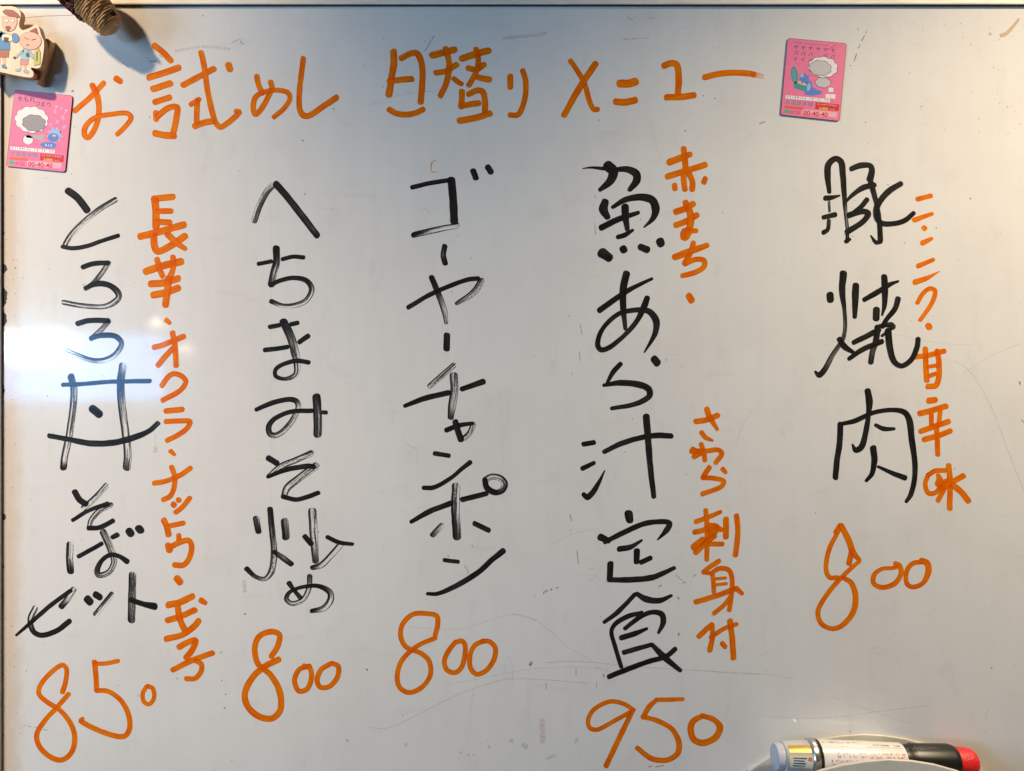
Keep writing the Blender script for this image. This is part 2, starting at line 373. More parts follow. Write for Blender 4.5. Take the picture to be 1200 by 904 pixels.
 ('あ','k','O','192,244:30 260,195:30 350,135:26 470,76:16|335,50:38 318,130:38 318,230:32 330,342:20~.3|445,178:30~0 430,220:34 390,300:26 320,380:24 245,440:26~.1 200,452:28~.15 182,420:26~.1 210,340:24~0 290,265 380,242:26 455,250:32 492,300:36 485,370:28 430,466:8'),
 ('ら','k','O','482,502:40 498,522|303,528:26 265,570:26 235,625:18|215,640:18 300,628:30 390,635:34 452,660:34 455,700:30~.12 380,740:26~.15 257,763:20~.1'),
 ('汁','k','P','108,275:26 162,265|102,403:26 163,374:22|108,540:24 130,555:32 170,510:28 220,415:7|217,315:24 310,270:28 420,238:28 500,228:30 572,231:28|440,128:36 448,230:34 462,400:30~.1 480,552:26~.15'),
 ('定','k','Q','256,55:44 262,90:38|108,180:38 150,198:30|130,205:24 230,155:28 340,108:28 440,97:26 473,107:30 455,145:30 410,193:8|207,242:30 265,232:28 326,196:12|300,252:32 298,310:30|322,312:26 372,290:26|160,320:32 156,405:30|162,405:26 260,405:30 370,395:30 440,370:26 498,342:20'),
 ('食','k','Q','127,630:20 200,575:26 290,482:22|300,480:24 350,508:34 420,515:30 483,489:16|325,580:22 250,600:26 185,640:24 165,680:22 185,760:22 217,866:22|237,663:22 320,600:26 380,577:24 430,587:30 440,630:30 415,685:16|217,712:28 290,690:28 353,664:16|232,790:26 300,770:26 378,749:22|380,748:22 440,810:34 530,886:22|152,918:26 235,885:28 355,840:26 455,810:26 503,772:26'),
 ('9','o','R','330,580:20 270,545:22 200,535 120,575 87,630 97,675 140,682 220,640 325,583|318,592:24 270,690:26 182,875:26'),
 ('5','o','R','588,522:20 510,525:22 447,525|447,527:22 410,562:26 378,618|376,615:22 450,635:24 530,680 567,750:28 560,810 500,845:26 420,835 347,780:24'),
 ('0','o','R','690,612:26 642,640:30 630,690:32 650,738 700,753 760,725 785,672 755,632:26 690,610'),
 # fourth column, orange notes
 ('赤','o','N','562,92:34 620,70 673,50:28|638,20:30 645,80 650,140|552,168:30 640,140 752,106|637,160:28 640,200 645,236|665,150:28 685,195 683,236|590,212:26 592,233|753,178:26 745,198'),
 ('ま','o','N','597,355:32 650,335 688,312|597,425:30 650,405 708,372|648,304:30 675,370:34 670,440 650,490:32 637,490 645,457 705,455:24'),
 ('ち','o','N','592,595:34 670,565 762,532:26|690,518:26 675,570 642,628|645,630:26 700,607 745,612 745,645 700,675 632,693'),
 ('・','o','N','665,800:34 680,824'),
 ('さ','o','P','702,155:28 760,145 818,121|760,88:28 775,130 816,196:18|732,212:24 755,240 790,255:14'),
 ('わ','o','P','730,274:24 745,320 750,360|680,312:28 760,310:24 820,305 840,325 807,373|735,312:34 692,342:26|685,300:24 740,325'),
 ('ら','o','P','845,407:26 860,424:20|774,398:26 752,430 740,452|740,452:24 800,455 850,470 835,500 737,538'),
 ('刺','o','P','702,685:24 770,660 833,633:20|755,624:24 762,740 760,886|695,740:26 740,730 800,705 835,728|775,705:30 800,720:44 790,748|692,820:36 740,782|702,848:28 760,790 800,760|770,802:24 843,803|862,670:28 862,766|918,652:26 925,740 912,862'),
 ('身','o','Q','735,305:24 690,335 652,365|655,366:20 695,372|700,372:22 705,420 708,470|690,372:22 740,345:24 790,357 805,420 790,566|722,400:16 770,395|717,432:16 775,425|612,523:26 720,490 828,450|828,452:26 858,478:20|800,490:22 760,540 708,583'),
 ('付','o','Q','698,642:26 660,675 628,706|700,652:22 700,710:26 686,780|692,710:22 760,665 828,640|793,622:28 805,720 812,820|752,742:26 768,760:24'),
 # fifth column
 ('豚','k','S','180,312:28~.05 168,200:42 175,130:42 220,92:38 258,115:42 270,200:40 278,320:34 288,450:24~.35 300,570~.4 298,640~.15|290,640:28~0 315,625:22|155,352:36 190,350:32 248,336:12|142,480:30 218,462:34|178,370:16~.6 182,440~.5|178,500:26~.3 170,560~0 142,580:32|327,158:34~0 390,135:38 450,137:34 462,165:38 450,228:46|478,265:34 400,285:38 330,335:26 282,388:12|430,362:32 390,410:34 312,470:26|312,465:40 400,440:36 438,455:38 400,510:36 300,575:38|455,250:38 475,320:34~.1 500,420:28 515,540:34~0 518,636:34|455,600:8 490,645:26 522,642:24|653,257:36 570,310:40 500,400:40 492,470:38 520,515:34 590,522:32 680,500:34 738,452:30'),
 ('焼','k','T','185,258:46 187,292|273,118:48 265,230:42 280,360:26~.2 285,470~.35 270,550:28~.3 200,660:32~.35 150,750:36~.2 112,790:38~0 87,767:16|355,198:46 352,290:44 348,405:28|247,552:36 280,600:40 336,638:26|412,290:32 500,240:36 580,190:30 636,168:16|543,138:40 548,230:44 545,330:30 530,392:14|492,356:44 490,414|635,284:36 615,350:36 560,420:30 532,468|342,573:32 420,535:36 508,490|515,462:22~.15 590,457:38 602,472|500,472:40~0 490,560:38~.15 465,640:36~.25 455,704:36~.1|312,680:28~0 400,620:34 528,567|570,495:44 580,600:42 610,700:36 660,728:32 720,690:34 760,610:34 768,550|530,528:20~.2 590,482'),
 ('肉','k','U','335,92:36 345,150:42 340,230:28 325,330:32~.05 300,420:36~0 265,440:32 246,408:12|175,288:34 170,400:34~.08 155,500:34~.1 146,602:34|178,287:22~0 260,268:30 370,220:26 480,204:26 550,217:32 580,262:38 595,380:36 612,500:32 612,600:30 590,700:30~.08 563,742:22|382,292:20~0 430,315:28 492,315:18|368,428:38 375,500:36 360,580:28 328,620:20|397,537:16 480,575:26 555,603:32'),
 ('8','o','V','212,215:24 160,320:26 140,430 160,485 210,488|200,220:32 225,180:30|230,182:32 275,270:34 300,340 337,384:24|292,325:30 276,405:30|338,390:22 280,440:24 200,520:26 130,610 93,690 115,760 180,788 240,765:28 300,690:32 315,600 290,520:28 240,487:24'),
 ('0','o','V','570,418:22 540,430 470,437 425,470:26 420,520 470,545:28 540,525 580,470 575,418 548,405'),
 ('0','o','V','705,395:26 650,405 615,450 615,520 650,543 710,520 743,450:34 735,402 702,388'),
 # fifth column, orange note
 ('ニ','o','S','764,360:30 852,337|742,498:32 860,456:24'),
 ('ン','o','S','806,548:32 812,555|797,650:34 858,620:22'),
 ('ニ','o','T','767,68:30 868,26:26|747,174:36 820,150:30 910,103:6'),
 ('ク','o','T','762,312:26 800,250:28 845,217 880,232 860,310 782,426:26'),
 ('・','o','T','835,462:40 842,474'),
 ('旨','o','T','752,670:32 850,655 940,630|815,615:34 818,700 825,826|895,628:32 905,700:34 905,800 885,858 832,865|832,735:24 915,722|842,795:26 883,780'),
 ('・','o','U','694,150:34 733,145'),
 ('辛','o','U','642,225:32 720,205 796,182|710,222:26 710,288|762,207:26 755,278|647,330:30 730,300 812,272|667,378:30 750,355 822,327|740,302:28 745,380 748,466'),
 ('味','o','U','692,585:26 674,640 692,692 735,690 765,652|690,588:26 735,562 790,560|750,585:22 758,615:38 750,640|748,640:28 800,622|812,530:30 820,620 818,784|772,660:32 898,592|800,640:28 750,736|830,640:32 890,690 928,740'),
]

def parse(s, crop):
    x0, y0, k = CROP[crop]
    out = []
    for st in s.split('|'):
        w, d, pts = 20.0, 0.0, []
        for tok in st.split():
            if '~' in tok:
                tok, dd = tok.split('~'); d = float(dd)
            if ':' in tok:
                tok, ww = tok.split(':'); w = float(ww)
            x, y = tok.split(',')
            pts.append((x0 + float(x) / k, y0 + float(y) / k, w / k, d))
        out.append(pts)
    return out

def spline(pts, step=1.1):
    if len(pts) == 2:
        n = max(2, int(math.hypot(pts[1][0] - pts[0][0], pts[1][1] - pts[0][1]) / step))
        return [tuple(a + (b - a) * i / n for a, b in zip(*pts)) for i in range(n + 1)]
    ext = lambda a, b: tuple(2 * p - q for p, q in zip(a, b))
    q = [ext(pts[0], pts[1])] + list(pts) + [ext(pts[-1], pts[-2])]
    out = []
    for i in range(1, len(q) - 2):
        a, b, c, d = q[i - 1:i + 3]
        n = max(2, int(math.hypot(c[0] - b[0], c[1] - b[1]) / step))
        # centripetal-like tangents scaled to the segment so short segments do not overshoot
        L = math.hypot(c[0] - b[0], c[1] - b[1])
        la = math.hypot(b[0] - a[0], b[1] - a[1]); lc = math.hypot(d[0] - c[0], d[1] - c[1])
        t1 = [(c[j] - a[j]) / max(1e-6, la + L) * L for j in range(2)]
        t2 = [(d[j] - b[j]) / max(1e-6, L + lc) * L for j in range(2)]
        for s_ in range(n):
            t = s_ / n; t_2 = t * t; t_3 = t_2 * t
            h = (2 * t_3 - 3 * t_2 + 1, t_3 - 2 * t_2 + t, -2 * t_3 + 3 * t_2, t_3 - t_2)
            xy = [h[0] * b[j] + h[1] * t1[j] + h[2] * c[j] + h[3] * t2[j] for j in range(2)]
            out.append((xy[0], xy[1], b[2] + (c[2] - b[2]) * t, b[3] + (c[3] - b[3]) * t))
    out.append(tuple(pts[-1]))
    return out

def wob(seed):
    ph = [(random.uniform(0, 6.28), random.uniform(0.08, 0.45), random.uniform(0.3, 1)) for _ in range(5)]
    return lambda s: sum(a * math.sin(f * s + p) for p, f, a in ph) / 3.2

def ribbons(name, strokes, mat, z0=0.00003, rough=0.06, layer=0.000012, capk=0.33):
    V, F, UV, INK = [], [], [], []
    for si, pts in enumerate(strokes):
        sp = spline(pts)
        n = len(sp)
        # tangents
        tan = []
        for i in range(n):
            a, b = sp[max(0, i - 1)], sp[min(n - 1, i + 1)]
            l = math.hypot(b[0] - a[0], b[1] - a[1]) or 1e-6
            tan.append(((b[0] - a[0]) / l, (b[1] - a[1]) / l))
        sec = []       # x, y, tx, ty, halfwidth, fullwidth, dry
        w0, w1 = sp[0][2], sp[-1][2]
        pw = random.uniform(1.9, 2.4)
        skew = random.uniform(-0.12, 0.12)
        for t in (1.0, 0.97, 0.89, 0.74, 0.45):
            c = capk * w0 * 1.3 * t
            hw = (1 - min(0.997, t) ** pw) ** (1 / pw)
            sec.append((sp[0][0] - tan[0][0] * c, sp[0][1] - tan[0][1] * c, *tan[0], hw * w0 / 2, w0, sp[0][3]))
        for p_, t_ in zip(sp, tan):
            sec.append((p_[0], p_[1], *t_, p_[2] / 2, p_[2], p_[3]))
        for t in (0.45, 0.74, 0.89, 0.97, 1.0):
            c = capk * w1 * 1.3 * t
            hw = (1 - min(0.997, t) ** pw) ** (1 / pw)
            sec.append((sp[-1][0] + tan[-1][0] * c, sp[-1][1] + tan[-1][1] * c, *tan[-1], hw * w1 / 2, w1, sp[-1][3]))
        wl, wr = wob(0), wob(1)
        u, off, rv = 0.0, random.uniform(0, 900), random.random()
        base = len(V)
        m = len(sec)
        zl = z0 + si * layer
        for i, (x, y, tx, ty, h, fw, dry) in enumerate(sec):
            if i: u += math.hypot(x - sec[i - 1][0], y - sec[i - 1][1])
            nx, ny = -ty, tx
            hl = h * (1 + rough * wl(u)); hr = h * (1 + rough * wr(u))
            endk = skew * h * (1 if i < 5 or i >= m - 5 else 0)
            d = zl + 0.00001 * i / m
            for sgn, hh, vn in ((1, hl, 0.5 - 0.5 * h / max(fw / 2, 1e-6)), (-1, hr, 0.5 + 0.5 * h / max(fw / 2, 1e-6))):
                V.append(P(x + nx * hh * sgn + tx * endk * sgn, y + ny * hh * sgn + ty * endk * sgn, d))
                UV.append((u + off, vn * fw + off * 1.7)); INK.append((dry, vn, rv, 1.0))
            if i:
                a = base + 2 * (i - 1)
                F.append((a, a + 2, a + 3, a + 1))
    me = bpy.data.meshes.new(name)
    me.from_pydata([tuple(v) for v in V], [], F); me.update()
    # faces look towards the camera (-Y)
    if sum(p.normal.y * p.area for p in me.polygons) > 0: me.flip_normals()
    uvl = me.uv_layers.new(name='UVMap')
    for lp in me.loops: uvl.data[lp.index].uv = UV[lp.vertex_index]
    ca = me.attributes.new('ink', 'FLOAT_COLOR', 'POINT')
    for i, c in enumerate(INK): ca.data[i].color = c
    me.materials.append(mat)
    return link(bpy.data.objects.new(name, me))

for g, colr, crop, data in TEXT:
    fat = 1.04 if colr == 'k' else 1.10
    strokes = [[(x, y, w * fat, dd) for x, y, w, dd in st] for st in parse(data, crop)]
    o = kid(ribbons('written_character', strokes, BLACK if colr == 'k' else ORANGE))
    o['label'] = ('black' if colr == 'k' else 'orange') + ' handwritten marker character ' + g

# ------------------------------------------------------------------ wear on the board: scratches, specks, stains, chips
SCR = film('grey_scratch', (0.20, 0.19, 0.185), 0.19)
SCRD = film('dark_scratch', (0.06, 0.055, 0.05), 0.62)
SMUDGE = film('grey_ink_smudge', (0.25, 0.24, 0.24), 0.22, 500)
PINKS = film('pink_ink_smudge', (0.55, 0.30, 0.28), 0.22, 500)
BROWN = film('brown_stain', (0.52, 0.33, 0.17), 0.85, 700)
SPECK = film('dark_speck', (0.07, 0.06, 0.055), 0.6, 3000)
REDM = film('red_ink_tick', (0.60, 0.10, 0.06), 0.7, 2500)
OLDO = film('old_orange_trace', (0.75, 0.35, 0.12), 0.7, 900)
def line(name, s, mat, crop='Z'):
    for st in s.split('|'):
        kid(ribbons(name, parse(st, crop), mat, z0=0.00003, rough=0.25, layer=0.000008, capk=0.1))
line('scratch', '1120,423:1.0 1135,434 1150,455 1165,485 1180,525 1200,575 1230,640', SCR)
line('scratch', '1128,438:.7 1160,418 1200,402 1240,392', SCR)
line('scratch', '895,840:.8 940,842 985,840 1030,834 1088,827', SCR)
line('scratch', '975,817:.6 1000,826 1030,836 1070,849', SCR)
line('scratch', '828,787:.7 870,790 905,791 930,796', SCR)
line('scratch', '430,852:1.1 450,854 475,845 500,832 535,815 570,802 595,796 640,797 690,801', SCR)
line('scratch', '520,803:.6 560,796 610,786 660,782 700,784 730,792', SCR)
line('scratch', '640,777:1.1 665,775 700,777 740,781 800,785 890,790', SCR)
line('scratch', '595,768:.7 600,780 601,801', SCR)
line('scratch', '556,808:.7 553,820 550,848', SCR)
line('scratch', '600,720:.8 625,726 645,740 665,758 695,775', SCR)
line('scratch', '648,637:.6 670,626 700,620', SCR)
line('scratch', '480,735:.7 540,737 580,725 605,720 630,728', SCR)
line('scratch', '498,60:.9 504,50 509,42', SCRD)
line('scratch', '430,125:.8 455,115 480,110 515,106', SCR)
line('scratch', '682,80:.7 686,72 687,60|680,76:.5 686,64', SCR)
line('scratch', '1001,72:1.3 1004,63|1006,57:1.0 1008,52|1010,48:1.4 1013,42|1014,40:.6 1016,36', SCRD)
line('scratch', '17,23:.8 25,22 40,20 55,19 85,18|17,24:1.5 22,23', SCRD)
line('scratch', '143,73:1.0 146,76|147,76:1.6 151,79', SCRD)
line('scratch', '174,72:1.1 183,72|187,65:1.6 190,67|172,68:.8 174,69|176,75:.9 177,74', SCRD)
line('scratch', '282,48:.9 283,51 286,52|272,50:.7 276,48 282,46', SCRD)
line('scratch', '33,851:1.0 36,852|40,853:.5 48,852|50,855:.8 56,856', SCRD)
line('scratch', '680,380:.7 682,392|679,412:.6 680,424|671,436:.6 670,440|697,262:.8 698,275|697,228:.7 698,233', SCRD)
line('scratch', '668,603:.9 670,611|669,620:.5 669,624|676,645:.8 678,661|690,666:.6 696,666|691,680:.5 695,679', SCRD)
line('scratch', '1195,450:1.2 1196,448|1194,447:1.0 1196,452|1197,492:1.0 1200,495', SCRD)
line('scratch', '1158,830:.8 1156,838 1154,845|1183,812:.6 1186,818', SCR)
line('scratch', '372,243:.6 385,246 398,246', SCR)
line('scratch', '319,198:.25 318,300 318,470 317,700', SCR)
line('scratch', '882,480:.6 872,495 866,510 862,530', SCR)
line('scratch', '474,510:.7 472,517 480,522 488,527 489,545', PINKS)
line('scratch', '1048,392:.5 1100,402 1150,405', SCR)
line('smudge', '505,198:1.2 507,190 511,188|505,190:1.2 506,201 513,202', OLDO)
line('smudge', '494,244:1.0 499,245 504,251', SCR)
line('smudge', '182,509:.8 182,524|182,524:4 182,530', SMUDGE)
line('smudge', '286,681:4 287,694', SMUDGE)
line('smudge', '635,843:6 636,858 636,871', PINKS)
line('smudge', '612,873:6 618,876|598,868:5 601,869|674,868:7 676,869|640,890:3 650,885|572,874:3 575,878|475,872:4 477,874', SMUDGE)
line('smudge', '545,663:3 549,672|553,638:2 554,642', SMUDGE)
line('smudge', '640,694:2 641,692|645,691:2 647,691|652,689:1.5 654,689|637,696:1.4 638,693', SCRD)
line('smudge', '800,684:1.2 803,682|772,688:1.5 775,686|792,674:.8 800,681|812,676:.8 816,673|794,700:2 796,702|796,742:2 795,745', SCRD)
line('smudge', '698,782:.8 706,784|735,20:1.6 740,23 745,20|760,22:1 768,21', SMUDGE)
line('smudge', '205,60:3 240,55 270,58|590,45:4 620,42 640,40|730,46:2 760,45', PINKS)
line('ink_tick', '707,790:1.6 708,794|675,784:.9 675,791|640,800:.9 640,808|760,899:1.4 764,898|768,899:1.2 778,897|699,800:.6 699,806', REDM)
line('ink_tick', '621,780:3.2 623,776', SCRD)
line('ink_tick', '1,186:4 3,190', OLDO)
line('stain', '1172,42:4.5 1177,41:5 1184,35:4 1190,28:3.6 1194,22:3', BROWN)
line('stain', '1160,39:4 1161,41', BROWN)
line('stain', '890,145:2 896,143', BROWN)

def speck_cloud():
    V, F = [], []
    def blob(px, py, r):
        n = 6; b = len(V)
        a0 = random.uniform(0, 6)
        for i in range(n):
            rr = r * random.uniform(0.6, 1.2)
            V.append(P(px + rr * math.cos(a0 + i * 6.283 / n), py + rr * math.sin(a0 + i * 6.283 / n), 0.00002))
        F.append(tuple(range(b, b + n)))
    rs = random.Random(3)
    for i in range(210):
        px, py = rs.uniform(8, 1480), rs.uniform(14, 1000)
        blob(px, py, rs.choice([0.5, 0.55, 0.6, 0.8, 1.1]))
    for i in range(70):
        blob(rs.gauss(1150, 60), rs.uniform(20, 160), rs.choice([0.5, 0.6, 0.9]))
    for i in range(80):
        blob(abs(rs.gauss(0, 16)) + 6, rs.uniform(200, 900), rs.choice([0.45, 0.6, 0.8]))
    for q in ((259, 764.5, 1.2), (260, 798, 1.1), (264.5, 814, 1.2), (263.5, 830, 1.3), (287, 720, 1.7), (430, 785, 1.6), (407, 868, 1.3), (540, 882, 1.0), (549, 885, 1.1), (555, 885, 1.1),
              (1162, 783, 1.2), (1188, 780, .9), (1137, 233, 1.3), (1097, 267, 1.2), (990, 275, 1.2), (999, 277, 1), (1060, 285, 1), (357, 228, 1.2), (84, 204, 1), (18, 314, 1.3), (14, 230, .9), (803, 153.5, 1.3),
              (85, 107, 1.8), (355, 165, 1.4), (391, 128, 1.3), (702, 141, 1.0), (498, 48, .9), (449, 45, 1)):
        blob(*q)
    me = bpy.data.meshes.new('specks'); me.from_pydata([tuple(v) for v in V], [], F); me.update()
    if sum(p.normal.y for p in me.polygons) > 0: me.flip_normals()
    me.materials.append(SPECK)
    o = link(bpy.data.objects.new('dirt_specks', me)); o['kind'] = 'stuff'
    return kid(o)
speck_cloud()

def chip(px, py, w, h, seed):
    rs = random.Random(seed); n = 18; V = []
    for i in range(n + 1):
        t = i / n
        V.append(P(px + w * max(0.05, math.sin(math.pi * t)) ** 0.7 * rs.uniform(0.65, 1.1), py + h * (t - 0.5), 0.00005))
    V.append(P(px - 1.5, py + h / 2, 0.00005)); V.append(P(px - 1.5, py - h / 2, 0.00005))
    o = new_mesh('chipped_edge', V, [tuple(range(len(V)))], CHIP)
    if o.data.polygons[0].normal.y > 0: o.data.flip_normals()
    kid(o)
for i, (py, w, h) in enumerate(((274, 2, 6), (315, 5.5, 13), (348, 6.5, 24), (374, 5.5, 19), (457, 2.5, 14), (471, 1.5, 5), (606, 4.5, 9), (664, 2, 5), (520, 1.2, 20), (700, 1.0, 30), (420, 1.2, 14), (245, 1.2, 12), (791, 1.2, 4), (862, 1.2, 4))):
    chip(3.2, py, w, h, 40 + i)

# ------------------------------------------------------------------ print helpers (flat print on the magnets)
INKS = {}
def pm(col, rough=0.35):
    key = (tuple(col), rough)
    if key not in INKS:
        INKS[key] = plain('print_%d' % len(INKS), col, rough, var=0.05, scale=2500)
    return INKS[key]
PINK = plain('pink_print', (0.84, 0.20, 0.36), 0.32, var=0.04, scale=400)
MAGB = plain('magnet_rubber', (0.05, 0.045, 0.05), 0.7, var=0.2)

def poly_on(name, crop, pts, d, mat, par, label=None):
    x0, y0, k = crop
    V = [P(x0 + x / k, y0 + y / k, d) for x, y in pts]
    o = new_mesh(name, V, [tuple(range(len(V)))], mat)
    if o.data.polygons[0].normal.y > 0: o.data.flip_normals()
    par_keep(o, par)
    if label: o['label'] = label
    return o
def par_keep(o, par):
    o.parent = par
    # a part's own mesh already sits in world coordinates, so its sub-parts need no offset
    o.matrix_parent_inverse = Matrix() if par.parent else Matrix.Translation(par.location).inverted()
    return o
def ell(cx, cy, rx, ry, rot=0.0, n=28):
    c, s = math.cos(rot), math.sin(rot)
    return [(cx + rx * math.cos(a) * c - ry * math.sin(a) * s, cy + rx * math.cos(a) * s + ry * math.sin(a) * c) for a in [i * 6.2832 / n for i in range(n)]]
def star(cx, cy, r0, r1, n, rot=0.0):
    return [(cx + (r0 if i % 2 else r1) * math.cos(rot + i * math.pi / n), cy + (r0 if i % 2 else r1) * math.sin(rot + i * math.pi / n)) for i in range(2 * n)]

def text_on(name, crop, s, x, y, h, ang, d, mat, par, sx=1.0, thick=0.0):
    """letters of cap height about h crop pixels, baseline start at (x,y), turned clockwise by ang degrees"""
    x0, y0, k = crop
    cu = bpy.data.curves.new(name, 'FONT'); cu.body = s; cu.size = 1.0; cu.offset = thick; cu.resolution_u = 3
    tmp = link(bpy.data.objects.new('tmp', cu))
    bpy.context.view_layer.update()
    me = bpy.data.meshes.new_from_object(tmp.evaluated_get(bpy.context.evaluated_depsgraph_get()))
    bpy.data.objects.remove(tmp); bpy.data.curves.remove(cu)
    ca, sa = math.cos(R(ang)), math.sin(R(ang))
    hk = h / 0.80
    for v in me.vertices:
        a, b = v.co.x * hk * sx, -v.co.y * hk
        v.co = P(x0 + (x + a * ca - b * sa) / k, y0 + (y + a * sa + b * ca) / k, d)
    me.update(); me.materials.clear(); me.materials.append(mat); me.name = name
    o = link(bpy.data.objects.new(name, me))
    return par_keep(o, par)

def dash_row(name, crop, x0_, y0_, x1_, y1_, h, n, d, mat, par, fill=0.7, seed=1):
    """a row of print too small to read: little broken glyph marks"""
    rs = random.Random(seed)
    V, F = [], []
    cx0, cy0, k = crop
    for i in range(n):
        if rs.random() > 0.93: continue
        t = (i + 0.1) / n; w = fill / n
        bx, by = x0_ + (x1_ - x0_) * t, y0_ + (y1_ - y0_) * t
        L = (x1_ - x0_) * w
        for j in range(3):
            if rs.random() < 0.25: continue
            yy = by + h * (j / 3.0 + rs.uniform(-.05, .05)); b = len(V)
            xa, xb = bx + L * rs.uniform(0, .3), bx + L * rs.uniform(.6, 1)
            V += [P(cx0 + q[0] / k, cy0 + q[1] / k, d) for q in ((xa, yy), (xb, yy), (xb, yy + h * .2), (xa, yy + h * .2))]
            F.append((b, b + 3, b + 2, b + 1))
        if rs.random() < 0.8:
            xm = bx + L * rs.uniform(.3, .6); b = len(V)
            V += [P(cx0 + q[0] / k, cy0 + q[1] / k, d + 0.00001) for q in ((xm, by), (xm + L * .22, by), (xm + L * .22, by + h), (xm, by + h))]
            F.append((b, b + 3, b + 2, b + 1))
    o = new_mesh(name, V, F, mat)
    if sum(p.normal.y for p in o.data.polygons) > 0: o.data.flip_normals()
    return par_keep(o, par)

def rounded(c, r, n=5):
    """round the corners of a quad given in crop px (TL,TR,BR,BL)"""
    out = []
    for i in range(4):
        p0, p1, p2 = Vector(c[i - 1]), Vector(c[i]), Vector(c[(i + 1) % 4])
        a = p1 + (p0 - p1).normalized() * r; b = p1 + (p2 - p1).normalized() * r
        for j in range(n + 1):
            t = j / n
            out.append(tuple(a * (1 - t) ** 2 + p1 * 2 * t * (1 - t) + b * t * t))
    return out

def slab(name, crop, pts, d0, d1, mat, par=None, bevel=0.0, side=None):
    """outline in crop px (read at depth d1) extruded from d0 to d1 in front of the board"""
    x0, y0, k = crop
    front = [P(x0 + x / k, y0 + y / k, d1) for x, y in pts]
    n = len(front)
    V = [Vector((v.x, -d0, v.z)) for v in front] + front
    F = [tuple(range(n)), tuple(range(2 * n - 1, n - 1, -1))] + [(i, n + i, n + (i + 1) % n, (i + 1) % n) for i in range(n)]
    o = new_mesh(name, V, F, mat)
    bm = bmesh.new(); bm.from_mesh(o.data); bmesh.ops.recalc_face_normals(bm, faces=bm.faces); bm.to_mesh(o.data); bm.free()
    if side:
        o.data.materials.append(side)
        for q in o.data.polygons:
            if abs(q.normal.y) < 0.5: q.material_index = 1
    if bevel:
        m = o.modifiers.new('b', 'BEVEL'); m.width = bevel; m.segments = 2; m.limit_method = 'ANGLE'
    if par: par_keep(o, par)
    return o

def base_empty(name, loc, label, cat, group=None):
    e = link(bpy.data.objects.new(name, None)); e.location = loc
    return tag(e, label, cat, group)

RED = pm((0.62, 0.02, 0.03)); WHT = pm((0.82, 0.80, 0.80)); NAVY = pm((0.03, 0.06, 0.16)); TEAL = pm((0.05, 0.26, 0.32))
YEL = pm((0.85, 0.62, 0.05)); GRN = pm((0.10, 0.42, 0.22)); BLU = pm((0.10, 0.22, 0.62)); LBL = pm((0.28, 0.50, 0.85)); GRY = pm((0.42, 0.42, 0.45))
LGR = pm((0.55, 0.53, 0.56)); ORG = pm((0.75, 0.12, 0.06)); DK = pm((0.03, 0.03, 0.035)); OFFW = pm((0.78, 0.76, 0.76)); PALE = pm((0.84, 0.42, 0.52)); PBOX = pm((0.80, 0.62, 0.66))

def card_common(crop, c, e, dx, dy):
    """the lower third both magnets share; dx, dy shift it to the card"""
    d = 0.00082
    q = lambda pts: [(x + dx, y + dy) for x, y in pts]
    poly_on('print_panel', crop, q([(92, 578), (483, 612), (480, 641), (90, 606)]), d, WHT, e)
    dash_row('print_line', crop, 102 + dx, 584 + dy, 475 + dx, 617 + dy, 16, 17, d + .00002, NAVY, e, 0.62, 11)
    text_on('print_line', crop, '水道屋本舗', 86 + dx, 655 + dy, 36, 4.5, d, TEAL, e, 1.10)
    poly_on('print_panel', crop, q([(357, 640), (566, 660), (560, 718), (352, 700)]), d, RED, e)
    dash_row('print_line', crop, 372 + dx, 650 + dy, 545 + dx, 667 + dy, 12, 12, d + .00002, WHT, e, 0.6, 5)
    text_on('print_line', crop, '3,000', 384 + dx, 703 + dy, 25, 5, d + .00003, YEL, e, 1.15, 0.02)
    dash_row('print_line', crop, 478 + dx, 696 + dy, 525 + dx, 700 + dy, 12, 3, d + .00002, YEL, e, 0.7, 6)
    poly_on('print_panel', crop, q([(84, 672), (247, 685), (243, 707), (82, 692)]), d, ORG, e)
    poly_on('print_panel', crop, q([(82, 703), (130, 707), (127, 739), (79, 735)]), d, GRN, e)
    poly_on('print_panel', crop, q([(238, 703), (545, 728), (540, 776), (236, 750)]), d, PALE, e)
    text_on('print_line', crop, '0120', 136 + dx, 741 + dy, 32, 5, d + .00003, pm((0.50, 0.07, 0.12)), e, 1.0)
    text_on('print_line', crop, '00-40-40', 246 + dx, 751 + dy, 45, 5, d + .00003, RED, e, 1.06, 0.02)

def card(crop, corners, label):
    c = P(crop[0] + sum(q[0] for q in corners) / 4 / crop[2], crop[1] + sum(q[1] for q in corners) / 4 / crop[2], 0)
    e = base_empty('advert_magnet', c, label, 'magnet', 'pink advert magnets on the whiteboard')
    slab('magnet_backing', crop, rounded(corners, 26), 0.0, 0.0006, MAGB, e)
    cx, cy = sum(q[0] for q in corners) / 4, sum(q[1] for q in corners) / 4
    inset = [(cx + (x - cx) * 0.988, cy + (y - cy) * 0.99) for x, y in corners]
    return slab('printed_face', crop, rounded(inset, 24), 0.0006, 0.0008, PINK, e)

